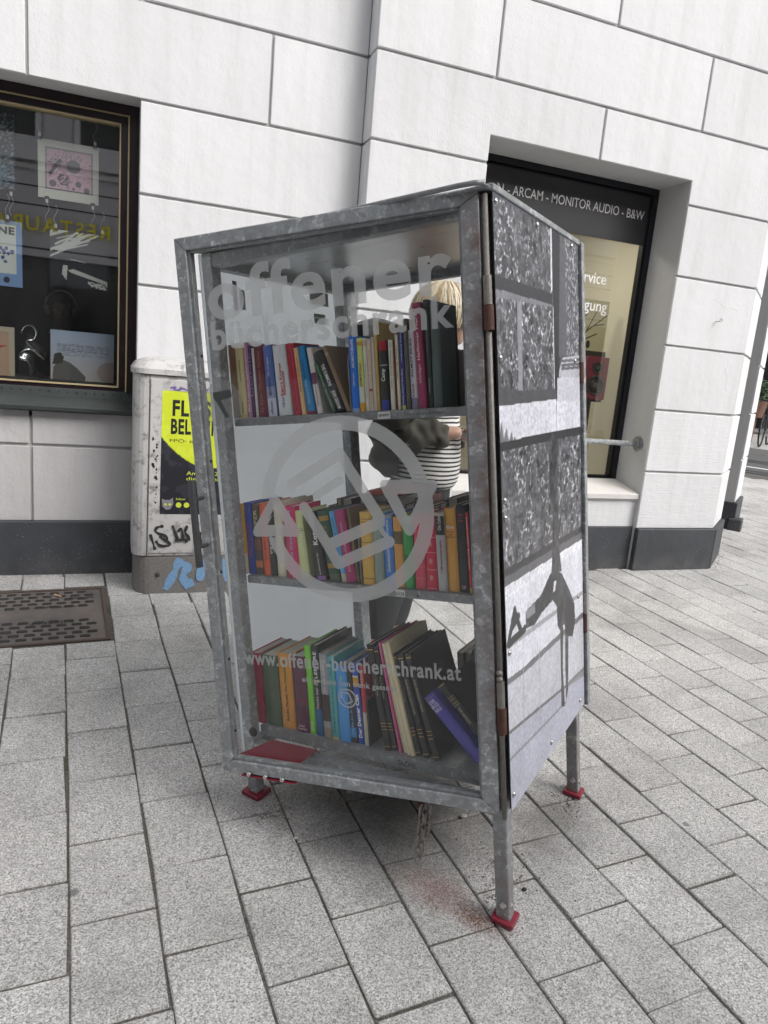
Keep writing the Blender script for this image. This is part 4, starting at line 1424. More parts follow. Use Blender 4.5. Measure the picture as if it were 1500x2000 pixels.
# handle on the free stile
h_ = MB()
h_.tube([(-DW + .019, -.045, .648), (-DW + .019, -.047, .70), (-DW + .019, -.047, .85), (-DW + .019, -.045, .902)], .0105, 12)
h_.cyl((-DW + .019, -.047, .705), (-DW + .019, .001, .705), .006, n=8)
h_.cyl((-DW + .019, -.047, .845), (-DW + .019, .001, .845), .006, n=8)
h_.build('handle', plain('worn_dark_steel', (.085, .088, .092), .45, .4, .5, 90, 200, .0008), door, 0, False)
# hinges and hinge rod
rod = MB(); rod.cyl((.013, .006, -.02), (.013, .006, CH - .005), .0068, n=12)
rod.build('hinge_rod', M_HINGE, door, 0, True)
for top, sl, bot in ((1.372, 1.305, 1.245), (.362, .292, .220)):
    a = MB(); a.cyl((.0135, .004, sl), (.0135, .004, top), .0105, n=14); a.build('hinge', M_HINGE, door, 0, False)
    a = MB(); a.cyl((.0145, .003, bot), (.0145, .003, sl - .001), .0125, n=14); a.build('hinge', M_RUST, door, 0, False)
for z in (.388, .372):
    MB().sphere((.0135, -.004, z), .0085, 10, 8, (1, 1, .8)).build('hinge_nut', M_HINGE, door, 0, True)
# red plate bolted to the bottom rail
rp = MB(); rp.box(-.800, -.612, -.006, .060, D0 - .0065, D0 - .0035)
rp.build('plate', M_RED, door, .001)
for px in ((490, 1513), (522, 1519), (555, 1524)):
    s, w = on_door(px)
    b = MB(); b.cyl((-s, .002, D0 + .006), (-s, -.014, D0 + .006), .0052, n=8); b.sphere((-s, -.012, D0 + .006), .0078, 10, 8, (1, .7, 1)); b.build('bolt', M_BOLT, door, 0, True)
rp2 = MB(); rp2.prism([(-.832, .032), (-.615, .032), (-.600, .125), (-.775, .150)], .0295, .0325, 'z')
rp2.build('flap', M_RED, door, .001)
bm_ = MB(); bm_.sphere((-.872, .0, .055), .016, 12, 8, (1, .5, 1)); bm_.build('door_stop', M_BLACK, case, 0, True)

# ---- back door, closed
bdoor = empty('door', Matrix.Translation((0, CD + .012, 0)), case)
bdoor['label'] = 'rear glass door, its hinge edge standing out behind the printed panel'
bx0, bx1 = -CW - .012, .020
for nm, b_ in (('top_rail', (bx0 + .041, bx1 - .041, 0, .03, 1.532, 1.572)), ('bottom_rail', (bx0 + .041, bx1 - .041, 0, .03, -.010, .028)), ('stile', (bx0, bx0 + .040, 0, .03, -.010, 1.572)), ('stile', (bx1 - .040, bx1, 0, .03, -.010, 1.572))):
    MB().box(*b_).build(nm, M_GALV, bdoor, .002)
ob3('pane', M_GLASS, 0, (bx0 + .037, bx1 - .037, .008, .012, .025, 1.535), parent=bdoor)
for z0, z1, m in ((1.19, 1.26, M_HINGE), (1.12, 1.189, M_RUST), (.33, .40, M_HINGE), (.26, .329, M_RUST)):
    a = MB(); a.cyl((.013, -.004, z0), (.013, -.004, z1), .0085, n=12); a.build('hinge', m, bdoor)

# ---- chain hanging under the door
ch = empty('chain', Matrix.Translation((.842, 1.585, .345)), label='rusty steel chain hanging below the bookcase door', cat='chain')
M_CHAIN = plain('chain_steel', (.30, .275, .26), .45, .4, .4, 120, 300, .0008)
top = BT + BK @ on_v((826, 1572), .022)
CHM = Matrix.Translation(top)
ch.matrix_basis = CHM
def link_me(L=.035, Wd=.021, r=.0040):
    pts = []
    for k in range(20):
        t_ = 2 * math.pi * k / 20
        x, z = math.cos(t_) * Wd / 2, math.sin(t_) * Wd / 2
        z += (L / 2 - Wd / 2) * (1 if math.sin(t_) > 0 else -1)
        pts.append((x, 0, z))
    mb_ = MB(); mb_.tube(pts, r, 6, True)
    return mb_.mesh('link', 0, True)
lme = link_me(); lme.materials.append(M_CHAIN)
for strand, n, sx in ((0, 6, 0.0), (1, 4, .016)):
    for k in range(n):
        o = bpy.data.objects.new('link', lme); COL.objects.link(o); o.parent = ch
        o.matrix_basis = Matrix.Translation((sx + random.uniform(-.001, .001), -.004 * strand, -.014 - k * .0262)) @ Matrix.Rotation(math.radians(25 + 90 * ((k + strand) % 2) + random.uniform(-14, 14)), 4, 'Z') @ Matrix.Rotation(random.uniform(-.08, .08), 4, 'Y')
cb = MB(); cb.tube([(.003, 0, -.158), (-.007, -.002, -.166), (-.008, -.002, -.180), (.004, -.002, -.190), (.013, -.001, -.178), (.018, 0, -.150), (.016, 0, -.118)], .0033, 6)
cb.build('hook', M_CHAIN, ch, 0, True)
cb = MB(); cb.box(-.018, .004, -.004, .004, -.006, .012); cb.build('bracket', M_RUST, ch, .001)

# ================================================================== the books
def page_material():
    t = NT('page_edges')
    p = t.pos(True)
    n = t.noise(t.mapping(p, (900, 6, 6)), 1.0, 2, .5)
    oi = t.n('ObjectInfo')
    c = t.mix(oi.outputs['Random'], (.50, .45, .37), (.66, .63, .57))
    c = t.mix(t.ramp(n, [(.3, .35), (.65, 0.0)]), c, (.28, .24, .19))
    t.pbsdf(c, .9)
    return t.m
M_PAGES = page_material()
_covers = {}
def cover_mat(rgb):
    if rgb not in _covers:
        t = NT('book_cover')
        p = t.pos(True)
        c0 = srgb(rgb); kk = min(1.7, .80 / max(c0)); c0 = tuple(x * max(1.0, kk) for x in c0)
        n = t.noise(p, 45, 4, .7)
        c = t.mix(t.ramp(n, [(.35, .0), (.8, .35)]), c0, tuple(min(1, x * .6 + .03) for x in c0))
        e = t.noise(p, 160, 3, .7)
        c = t.mix(t.ramp(e, [(.68, 0.0), (.78, .35)]), c, tuple(min(1, x * .7 + .2) for x in c0))
        t.pbsdf(c, .42, 0, t.bump(e, .0006, .4))
        _covers[rgb] = t.m
    return _covers[rgb]
_lets = {}
def let_mat(rgb):
    if rgb not in _lets:
        _lets[rgb] = plain('spine_print', srgb(rgb), .5, 0, .03, 20)
    return _lets[rgb]

def make_book(mtx, T, H, D, rgb, label, titles=(), bands=(), group='books on the bookcase shelves', back=None, spine_out=True, name='book'):
    """Cover (boards and rounded spine), page block and spine printing. Local x thickness, y depth, z height."""
    b = empty(name, mtx, label=label, cat='book', group=group)
    T = max(T, .006)
    ct = min(.0026, T * .18)
    c = MB()
    bul = min(.004, T * .10) if spine_out else 0
    prof = [(0, .0), (T * .2, -bul * .8), (T * .5, -bul), (T * .8, -bul * .8), (T, .0)]
    for (xa, ya), (xb, yb) in zip(prof[:-1], prof[1:]):
        c.add([(xa, ya, 0), (xb, yb, 0), (xb, yb + ct, 0), (xa, ya + ct, 0), (xa, ya, H), (xb, yb, H), (xb, yb + ct, H), (xa, ya + ct, H)],
              [(3, 2, 1, 0), (4, 5, 6, 7), (0, 1, 5, 4), (2, 3, 7, 6)])
    c.box(0, ct, .0 + ct, D, 0, H); c.box(T - ct, T, .0 + ct, D, 0, H)
    c.build('cover', cover_mat(rgb), b)
    MB().box(ct + .0002, T - ct - .0002, ct + .001, D - .003, .003, H - .0035).build('pages', M_PAGES, b)
    yb_ = -bul - .0007
    for z0, z1, rgb2 in bands:
        q = MB()
        for (xa, ya), (xb, yb) in zip(prof[:-1], prof[1:]):
            q.add([(xa, ya - .0004, z0 * H), (xb, yb - .0004, z0 * H), (xb, yb - .0004, z1 * H), (xa, ya - .0004, z1 * H)], [(0, 1, 2, 3)])
        q.build('spine_band', let_mat(rgb2), b)
    for st, z0, z1, k, rgb2, up, bold in titles:        # up: reads upwards; False: reads downwards; None: across the spine
        w_ = T * k
        if up is None:
            text('title', st, let_mat(rgb2), b, (T / 2 - w_ / 2, yb_, z0 * H), (1, 0, 0), (0, 0, 1), w_, (z1 - z0) * H, bold, 2)
        elif up:
            text('title', st, let_mat(rgb2), b, (T / 2 + w_ / 2, yb_, z0 * H), (0, 0, 1), (-1, 0, 0), (z1 - z0) * H, w_, bold, 2)
        else:
            text('title', st, let_mat(rgb2), b, (T / 2 - w_ / 2, yb_, z1 * H), (0, 0, -1), (1, 0, 0), (z1 - z0) * H, w_, bold, 2)
    return b

WHT, BLK, GLD, RDD, NAV = (232, 230, 224), (20, 20, 22), (196, 160, 84), (176, 28, 46), (34, 48, 120)
Z = {1: lambda x, y: (440 + x / 5.556, 640 + y / 5.556), 2: lambda x, y: (670 + x / 5.556, 580 + y / 5.556), 3: lambda x, y: (460 + x / 5.769, 920 + y / 5.769),
     4: lambda x, y: (690 + x / 6, 920 + y / 6), 5: lambda x, y: (470 + x / 5.769, 1200 + y / 5.769), 6: lambda x, y: (700 + x / 5.769, 1180 + y / 5.769)}
# zoom, base left, base right, top-left x, y, colour, description, titles, bands
TOP = [
 (1, 95, 165, 50, 190, (122, 92, 66), 'speckled brown', [('leben mit', .62, .95, .5, (190, 120, 50), True, 0)], []),
 (1, 167, 250, 105, 180, (201, 188, 140), 'pale cream', [('manual rosa bunzel', .50, .78, .16, BLK, True, .01), ('ullstein', .07, .22, .2, BLK, True, .01)], []),
 (1, 255, 300, 190, 165, (168, 120, 148), 'lilac', [('MA-Yoga zur sanften Geburt', .08, .95, .6, WHT, True, .01)], []),
 (1, 302, 338, 262, 200, (66, 38, 78), 'dark violet', [('LIONIE', .3, .9, .6, (150, 130, 190), True, 0)], []),
 (1, 341, 369, 290, 225, (214, 208, 206), 'thin white', [], []),
 (1, 371, 474, 305, 200, (88, 22, 40), 'maroon script', [('A.J. Dexin / Oba meine Assistent', .06, .92, .4, (168, 128, 84), True, 0)], []),
 (1, 476, 572, 405, 200, (70, 92, 150), 'blue and white', [('MONING', .30, .55, .30, (30, 40, 90), True, .02), ('Küss mich, Engländer', .58, .84, .28, WHT, True, .01), ('ullstein', .03, .22, .3, (40, 50, 90), True, .01)], [(0, .26, (206, 210, 226)), (.26, .42, (150, 160, 200))]),
 (1, 592, 727, 510, 200, (222, 226, 228), 'thick white', [("Käpt'n Konnys", .28, .74, .28, (196, 34, 62), True, .03), ('', 0, 0, .1, RDD, True, 0), ('Ulrici', .12, .26, .22, (50, 80, 160), True, .02)], []),
 (1, 748, 832, 650, 180, (158, 36, 58), 'tall crimson', [('MUSTERS WELTENGESCHICHTE', .06, .92, .24, (120, 22, 40), True, .01)], []),
 (1, 838, 882, 740, 225, (180, 148, 104), 'tan', [('leben erzählen', .35, .85, .4, BLK, True, 0)], []),
 (1, 900, 985, 770, 215, (18, 108, 158), 'cyan blue', [('Romantische Brise', .16, .5, .3, (170, 210, 230), True, 0), ('Sultan', .52, .80, .3, NAV, True, 0)], [(.0, .04, (150, 30, 50))]),
 (1, 1005, 1062, 882, 225, (214, 206, 204), 'white purple-swirled', [('Chameleide', .12, .5, .35, BLK, True, 0)], [(.45, .62, (120, 60, 100))]),
 (1, 1172, 1210, 966, 385, (24, 72, 46), 'slanting green', [('Das Wunder des Lebens', .1, .92, .45, (190, 200, 190), False, 0)], []),
 (1, 1215, 1318, 962, 285, (30, 30, 34), 'slanting black', [('JOHN GRISHAM', .04, .34, .55, WHT, False, .02), ('THE SUMMONS', .42, .78, .40, WHT, False, .02)], []),
 (1, 1325, 1372, 1050, 215, (112, 92, 72), 'slanting brown', [], [(.86, .9, (170, 150, 120))]),
 (2, 105, 188, 85, 430, (22, 92, 178), 'bright blue', [('AROMATHERAPIE', .58, .96, .36, WHT, True, .02), ('Cathy Hopkins', .34, .52, .28, WHT, True, .01)], [(0, .05, (150, 180, 220))]),
 (2, 190, 250, 160, 450, (188, 196, 110), 'yellow-green', [('ZOVEM SE TICALO', .34, .66, .4, BLK, True, .02)], [(0, .12, (226, 158, 30)), (.9, .95, (220, 150, 40)), (.12, .34, (214, 222, 206))]),
 (2, 255, 298, 220, 455, (220, 214, 196), 'slim ivory', [('Meine Purra Crvenka ušimanja', .18, .66, .4, (40, 36, 36), True, 0)], [(.9, .98, (196, 188, 170))]),
 (2, 300, 338, 265, 460, (224, 200, 178), 'peach', [('adelita i kad sve mine', .1, .85, .3, (90, 50, 46), True, 0)], [(.28, .31, RDD)]),
 (2, 340, 374, 305, 440, (226, 220, 212), 'narrow off-white', [], []),
 (2, 376, 410, 345, 270, (178, 150, 84), 'tall olive yellow', [], []),
 (2, 426, 510, 395, 480, (24, 24, 26), 'black with red crest', [('Camp', .42, .60, .62, WHT, True, .02)], [(.86, 1.0, (168, 20, 44)), (0, .15, (40, 62, 150)), (.64, .66, (150, 150, 150))]),
 (2, 526, 572, 485, 470, (190, 186, 170), 'grey-white', [('Dr Osceney Emine Hanım', .3, .95, .4, (40, 40, 36), False, 0)], []),
 (2, 576, 598, 545, 470, (96, 40, 32), 'thin rust brown', [], []),
 (2, 601, 634, 555, 410, (218, 210, 186), 'thin cream', [('Maria Santilla', .4, .85, .4, (90, 84, 70), False, 0)], []),
 (2, 646, 690, 600, 340, (42, 42, 112), 'indigo', [('Violet Law and Four Seasons', .06, .5, .5, WHT, False, 0), ('Pushing Boundaries', .58, .97, .45, WHT, False, 0)], [(0, .05, (214, 206, 140))]),
 (2, 695, 740, 650, 240, (74, 72, 62), 'dark olive', [], []),
 (2, 745, 822, 690, 365, (186, 184, 190), 'pale violet', [('ALLMOT ESURA', .4, .9, .32, (40, 40, 44), True, .02), ('KAUS', .15, .32, .3, (150, 60, 90), True, .02)], [(0, .14, (150, 142, 168))]),
 (2, 828, 917, 745, 70, (124, 44, 76), 'tall plum', [('Haflinger Pferd', .46, .90, .42, (226, 206, 196), True, .03), ('Schwebgut', .24, .42, .34, (222, 196, 190), True, .02)], []),
 (2, 932, 985, 865, 35, (40, 46, 44), 'tall charcoal', [('TCI Schnellerleger', .5, .92, .3, (150, 156, 150), False, .01), ('Mark Hartmann', .14, .28, .26, (190, 196, 190), False, 0)], []),
 (2, 990, 1085, 937, 80, (88, 100, 98), 'wide grey-green', [], [(.0, .9, (84, 96, 94))]),
]
MID = [
 (3, 117, 155, 65, 370, (212, 158, 34), 'yellow', [], [(.0, .3, (222, 214, 190))]),
 (3, 157, 235, 118, 360, (28, 58, 140), 'royal blue', [('MATHIAS POLITYCKI', .25, .72, .35, (190, 40, 60), True, .02)], []),
 (3, 238, 326, 190, 370, (70, 56, 48), 'dark brown photo', [('PIEPER', .55, .92, .45, (196, 186, 150), True, .03)], [(.10, .2, (196, 120, 70)), (.35, .5, (126, 76, 58))]),
 (3, 330, 402, 290, 370, (214, 96, 62), 'coral orange', [('HOSSEINI UNTER TUDI', .22, .74, .32, (110, 40, 30), False, .01)], []),
 (3, 406, 480, 365, 380, (36, 34, 34), 'black', [('vaszary', .3, .72, .6, (196, 196, 196), True, .03)], []),
 (3, 486, 578, 440, 350, (214, 206, 184), 'broad cream', [], []),
 (3, 606, 722, 545, 400, (178, 34, 88), 'magenta', [('Die brennende Stadt', .26, .95, .32, (150, 190, 226), True, .03), ('WOLFGANG MÜLLER', .03, .2, .3, (230, 150, 190), True, .01)], []),
 (3, 737, 845, 635, 450, (176, 182, 134), 'thick pale green', [], [(.70, .71, (140, 140, 90)), (.06, .07, (140, 140, 90)), (.73, .735, (140, 140, 90))]),
 (3, 932, 1030, 805, 470, (34, 30, 36), 'slanting black', [('Konsalik', .52, .95, .55, (236, 234, 232), True, .04), ('Das Schloß der blauen Vögel', .08, .4, .22, WHT, True, .01)], [(0, .06, (150, 110, 180))]),
 (3, 1072, 1190, 920, 460, (36, 70, 52), 'dark green gilded', [('Der', .74, .80, .35, GLD, None, 0), ('Jäger', .67, .73, .45, GLD, None, 0), ('vom', .60, .66, .4, GLD, None, 0), ('Fall', .53, .59, .4, GLD, None, 0)], [(.86, .93, (170, 136, 66)), (.18, .25, (170, 136, 66)), (.44, .50, (150, 122, 60)), (.0, .1, (90, 104, 84))]),
 (3, 1206, 1264, 1050, 460, (82, 156, 204), 'sky blue', [('Erzählungen der Jugend', .3, .9, .4, (30, 60, 110), True, .01)], [(0, .12, (190, 186, 160))]),
 (3, 1266, 1375, 1110, 450, (140, 30, 86), 'raspberry purple', [('ZÜCKERKUCHEN IM REGAL', .14, .84, .22, (220, 190, 206), True, .01)], []),
 (3, 1378, 1408, 1250, 420, (88, 72, 50), 'thin umber', [], []),
 (4, 122, 260, 85, 480, (204, 164, 76), 'thick ochre', [], [(.86, .87, (150, 110, 50)), (.90, .91, (150, 110, 50)), (.58, .59, (160, 120, 55)), (.08, .09, (150, 110, 50))]),
 (4, 266, 378, 260, 500, (116, 130, 122), 'grey-green wrapped', [], []),
 (4, 384, 498, 345, 510, (52, 110, 176), 'blue', [('Geheimnis um Berenice', .2, .93, .3, (224, 228, 230), True, .02)], [(.95, 1, (150, 150, 160))]),
 (4, 505, 610, 462, 540, (216, 156, 74), 'light orange', [], [(.62, .80, (110, 96, 60))]),
 (4, 616, 725, 575, 520, (46, 132, 66), 'vivid green', [('CONST', .40, .46, .8, (20, 60, 30), None, .02)], [(.9, 1, (190, 206, 190))]),
 (4, 736, 862, 692, 520, (178, 62, 84), 'rose', [('ENDE', .66, .70, .5, GLD, None, .01)], [(.62, .625, (208, 150, 110)), (.46, .465, (208, 150, 110)), (.30, .305, (208, 150, 110)), (.15, .155, (208, 150, 110)), (.78, .785, (208, 150, 110))]),
 (4, 870, 997, 820, 510, (172, 28, 58), 'red flowered', [('Forgotten', .80, .86, .6, (230, 190, 190), None, .01), ('✱', .58, .66, .36, (226, 150, 150), None, .02), ('✱', .35, .43, .36, (226, 150, 150), None, .02), ('✱', .13, .21, .36, (226, 150, 150), None, .02)], [(.70, .71, (226, 150, 150)), (.50, .51, (226, 150, 150)), (.27, .28, (226, 150, 150)), (.02, .03, (226, 150, 150))]),
 (4, 1005, 1115, 950, 490, (148, 146, 146), 'grey black-capped', [('Mittsommernacht', .28, .66, .26, (150, 60, 70), True, .01), ('Die besten in einer', .24, .66, .2, (80, 78, 78), True, .0), ('Ole Callsic', .78, .97, .35, WHT, True, .01)], [(.72, .96, (44, 46, 46)), (.96, 1, (200, 190, 170))]),
 (4, 1121, 1250, 1065, 440, (206, 150, 66), 'broad amber', [('Kirst', .76, .80, .72, (246, 240, 226), None, .03), ('vereinigt', .71, .735, .7, (120, 60, 30), None, .01), ('vom', .68, .70, .4, (120, 60, 30), None, .01), ('Schicksal', .65, .675, .8, (120, 60, 30), None, .01)], []),
 (4, 1256, 1366, 1200, 400, (26, 26, 30), 'jet black', [('Isabel', .88, .91, .5, (180, 60, 90), None, .01), ('der', .85, .87, .3, (180, 60, 90), None, .01), ('reise', .81, .84, .5, (180, 60, 90), None, .01), ('CP', .04, .08, .45, (210, 130, 170), None, .02)], []),
 (4, 1371, 1402, 1312, 490, (172, 40, 48), 'thin scarlet', [('MADELEINE CHRISTLANDER', .3, .95, .5, (230, 220, 210), True, 0)], [(0, .07, (200, 160, 40))]),
]
BOT = [
 (5, 186, 288, 150, 430, (140, 28, 56), 'crimson', [], [(.9, .905, (100, 16, 36)), (.86, .865, (100, 16, 36))]),
 (5, 296, 472, 255, 450, (66, 82, 62), 'broad moss green', [], []),
 (5, 481, 632, 425, 430, (218, 152, 60), 'broad orange', [('Der Wunschbriefe', .50, .92, .2, (30, 110, 50), True, .02), ('Sandra Paretti', .10, .46, .2, (60, 40, 26), True, .02)], []),
 (5, 641, 782, 585, 460, (78, 32, 56), 'dark plum', [('Henri', .075, .105, .42, (226, 206, 214), None, .01), ('Charriere', .035, .068, .72, (226, 206, 214), None, .01)], [(.41, .43, (140, 30, 50))]),
 (5, 787, 858, 735, 355, (116, 196, 56), 'lime green', [('VIVIS', .03, .14, .5, (226, 240, 210), True, .03)], []),
 (5, 866, 940, 810, 345, (34, 34, 38), 'black and blue', [('LENORE', .64, .93, .5, (226, 224, 220), True, .03), ("'Nicht nur Zu", .30, .62, .4, (206, 206, 216), True, .01)], [(0, .3, (24, 96, 150)), (.60, .62, (214, 190, 110))]),
 (5, 947, 1036, 895, 440, (128, 128, 132), 'grey photo', [('Das erste Zimmer', .55, .88, .25, WHT, True, .01)], [(.2, .52, (64, 46, 44)), (.0, .12, (150, 140, 120))]),
 (5, 1037, 1116, 985, 470, (66, 140, 142), 'teal', [('Schaper durchs Land der Tuareg', .08, .95, .32, (20, 36, 40), True, .01)], [(0, .03, (212, 186, 120))]),
 (5, 1121, 1246, 1060, 570, (72, 160, 232), 'broad sky blue', [('Mo Bareilet', .58, .88, .24, (190, 216, 236), True, .01), ('Kinder', .68, .88, .22, (150, 200, 120), True, .01)], []),
 (5, 1252, 1330, 1165, 580, (40, 38, 42), 'charcoal', [('ARCHIV', .1, .62, .3, (110, 170, 210), True, .01)], [(.07, .2, (70, 140, 200))]),
 (5, 1336, 1402, 1245, 550, (34, 68, 146), 'deep blue', [('Der Denver Clan', .08, .62, .62, (240, 240, 240), True, .04)], [(.72, .83, (220, 160, 40)), (.83, .85, (230, 230, 230))]),
 (5, 1406, 1452, 1335, 580, (150, 40, 52), 'red and cream', [('MEIN', .76, .94, .6, (220, 170, 170), True, .03)], [(0, .42, (196, 192, 172))]),
 (6, 302, 370, 90, 460, (24, 24, 27), 'outer black bound', [('THE CLIPPER', .52, .68, .3, (170, 160, 130), False, 0)], [(.2, .205, GLD), (.23, .235, GLD), (.26, .265, GLD), (.04, .045, GLD), (.95, .96, GLD)]),
 (6, 372, 440, 150, 480, (23, 23, 26), 'inner black bound', [('THE EXPLORERS', .50, .72, .3, (180, 170, 140), False, 0)], [(.2, .205, GLD), (.23, .235, GLD), (.26, .265, GLD), (.04, .045, GLD), (.95, .96, GLD)]),
 (6, 464, 490, 222, 440, (170, 70, 118), 'thin pink magazine', [], []),
 (6, 518, 552, 240, 450, (196, 188, 158), 'cream magazine', [], []),
 (6, 553, 590, 268, 450, (206, 198, 166), 'worn cream magazine', [], []),
 (6, 591, 640, 300, 440, (188, 176, 142), 'yellowed magazine', [], []),
 (6, 650, 715, 355, 560, (24, 24, 26), 'first black volume', [('THE PIRATES', .52, .74, .34, (190, 180, 150), False, 0)], [(.2, .206, GLD), (.235, .24, GLD), (.27, .275, GLD), (.03, .036, GLD), (.955, .965, GLD)]),
 (6, 740, 810, 430, 570, (22, 22, 25), 'middle black volume', [('THE PACIFIC NAVIGATORS', .42, .76, .32, (190, 180, 150), False, 0)], [(.2, .206, GLD), (.235, .24, GLD), (.27, .275, GLD), (.03, .036, GLD), (.955, .965, GLD)]),
 (6, 855, 922, 520, 560, (25, 24, 27), 'last black volume', [('THE SPANISH MAIN', .46, .76, .32, (200, 190, 160), False, 0)], [(.2, .206, GLD), (.235, .24, GLD), (.27, .275, GLD), (.03, .036, GLD), (.955, .965, GLD)]),
]
VB = .060
def place_row(rows, ws, shelf):
    prev = None
    for (zk, xl, xr, xt, yt, rgb, desc, titles, bands) in rows:
        pxl, pxr = Z[zk](xl, 0)[0], Z[zk](xr, 0)[0]
        v0 = VB + random.uniform(0, .010)
        ul, ur = u_at(pxl, v0, ws), u_at(pxr, v0, ws)
        q = on_v(Z[zk](xt, yt), v0)
        a = math.atan2(q[0] - ul, q[2] - ws)
        if abs(a) < .012: a = 0.0
        a = min(a, 0.0)
        H = math.hypot(q[0] - ul, q[2] - ws)
        T = max((ur - ul) * math.cos(a) - .0012, .005)
        D = min(.20, H * random.uniform(.62, .72)) if shelf != 'bottom' or zk == 5 else min(.24, H * .8)
        if desc == 'wide grey-green': D = .10
        mt = MB_ @ Matrix.Translation((ul, v0, ws + .0006)) @ Matrix.Rotation(a, 4, 'Y')
        if prev is None:
            lab = f'{desc} book at the left end of the {shelf} shelf'
        else:
            lab = f'{desc} book, {shelf} shelf, right next to the {prev} one'
        tt = [t_ for t_ in titles if t_[0]]
        nb = make_book(mt, T, H, D, rgb, lab, tt, bands)
        if desc == 'thick white':
            text('title', 'Abenteuer', let_mat((196, 34, 62)), nb, (T * .80, -.0052, .28 * H), (0, 0, 1), (-1, 0, 0), .36 * H, T * .26, .03, 1)
        prev = desc
place_row(TOP, SH[0] - 0.0, 'top')
place_row(MID, SH[1], 'middle')
place_row(BOT, SH[2], 'bottom')

# two heavy volumes slumped against the right end of the bottom shelf
def slumped(p_tl, p_bl, T, v, rgb, label, titles, bands):
    a_, b_ = on_v(p_tl, v), on_v(p_bl, v)
    an = math.atan2(a_[0] - b_[0], a_[2] - b_[2])
    H = math.hypot(a_[0] - b_[0], a_[2] - b_[2])
    # slide so that the lower right corner rests on the shelf
    mt = MB_ @ Matrix.Translation((b_[0], v, b_[2])) @ Matrix.Rotation(an, 4, 'Y')
    return make_book(mt, T, H, .20, rgb, label, titles, bands)
ux = on_v(Z[6](740, 1065), .075)
slumped(Z[6](740, 1065), Z[6](1330, 1800), .036, .075, (64, 58, 138), 'violet blue volume fallen over against the right end of the bottom shelf',
        [('DER', .88, .93, .62, (214, 212, 232), None, .02), ('BROCK', .82, .87, .8, (214, 212, 232), None, .02), ('HAUS', .76, .81, .7, (214, 212, 232), None, .02)], [(.955, .965, (150, 120, 90))])
slumped(Z[6](895, 925), Z[6](1390, 1560), .024, .082, (25, 25, 28), 'black gold-ruled volume lying on top of the fallen violet one',
        [('THE ARMADA', .30, .58, .34, (190, 180, 150), False, 0)], [(.76, .766, GLD), (.72, .726, GLD), (.66, .666, GLD), (.62, .626, GLD), (.97, .98, GLD)])

# rear rows: books facing the other side, only their page edges show
ORD = 'first second third fourth fifth sixth seventh eighth ninth tenth eleventh twelfth thirteenth fourteenth fifteenth sixteenth seventeenth eighteenth nineteenth twentieth twenty-first twenty-second twenty-third twenty-fourth twenty-fifth twenty-sixth twenty-seventh twenty-eighth twenty-ninth thirtieth'.split()
def rear_row(us, ws, v, hs, label, group, cols):
    u = us[0]; k = 0
    while u < us[1]:
        T = random.uniform(.017, .040); H = random.uniform(*hs)
        mt = MB_ @ Matrix.Translation((u + T, v + .15, ws + .0006)) @ Matrix.Rotation(math.pi, 4, 'Z')
        make_book(mt, T, H, .15, random.choice(cols), f'{ORD[k]} book from the left in the {label}, page edges outward', group=group); k += 1
        u += T + random.uniform(.0008, .004)
DK = [(40, 38, 40), (70, 44, 40), (96, 90, 84), (120, 60, 44), (48, 56, 52), (150, 146, 140), (60, 50, 44)]
rear_row((-.80, -.07), SH[1], .41, (.175, .215), 'rear row of the middle shelf', 'rear row of the middle shelf', DK)
rear_row((-.33, -.07), SH[2], .43, (.19, .235), 'rear row of the bottom shelf', 'rear row of the bottom shelf', DK)
rear_row((-.62, -.10), SH[0], .43, (.155, .20), 'rear row of the top shelf', 'rear row of the top shelf', DK)
for u, T, H, rgb, d_ in ((-.545, .030, .262, (26, 26, 28), 'tall black book standing behind the black one with red crest'), (-.47, .034, .250, (40, 38, 42), 'tall dark grey book standing behind the indigo one')):
    make_book(MB_ @ Matrix.Translation((u, .245, SH[0] + .0006)), T, H, .15, rgb, d_)
# coral red flat book lying on the rear row, a crumpled plastic bag above
make_book(MB_ @ Matrix.Translation((-.63, .40, SH[1] + .232)) @ Matrix.Rotation(math.radians(90), 4, 'Y'), .014, .14, .17, (226, 110, 82), 'coral book lying flat on the rear row of the middle shelf')
bag = bmesh.new()
bmesh.ops.create_icosphere(bag, subdivisions=4, radius=1.0)
rg = np.random.RandomState(4)
dirs = rg.randn(26, 3); dirs /= np.linalg.norm(dirs, axis=1)[:, None]
amps = rg.uniform(-.2, .2, 26)
for v in bag.verts:
    n = np.array(v.co[:])
    k = 1.0 + sum(am * max(0, n.dot(d_) - .55) * 2.0 for am, d_ in zip(amps, dirs))
    v.co = Vector((n[0] * .085 * k, n[1] * .07 * k, max(n[2] * .05 * k, -.03)))
me = bpy.data.meshes.new('plastic_bag'); bag.to_mesh(me); bag.free()
t = NT('white_plastic_film')
tr_, df_, gl_ = t.n('BsdfTransparent'), t.n('BsdfDiffuse'), t.n('BsdfGlossy')
df_.inputs[0].default_value = (.8, .8, .8, 1); gl_.inputs['Roughness'].default_value = .12
m1, m2 = t.n('MixShader'), t.n('MixShader')
m1.inputs[0].default_value = .62; m2.inputs[0].default_value = .12
t.link(tr_.outputs[0], m1.inputs[1]); t.link(df_.outputs[0], m1.inputs[2])
t.link(m1.outputs[0], m2.inputs[1]); t.link(gl_.outputs[0], m2.inputs[2]); t.link(m2.outputs[0], t.out.inputs['Surface'])
q = on_v((735, 632), .33)
tag(link_mesh('plastic_bag', me, t.m, None, MB_ @ Matrix.Translation((q[0], .33, SH[0] + .235))), 'crumpled white plastic bag lying on the books of the top shelf', 'bag')

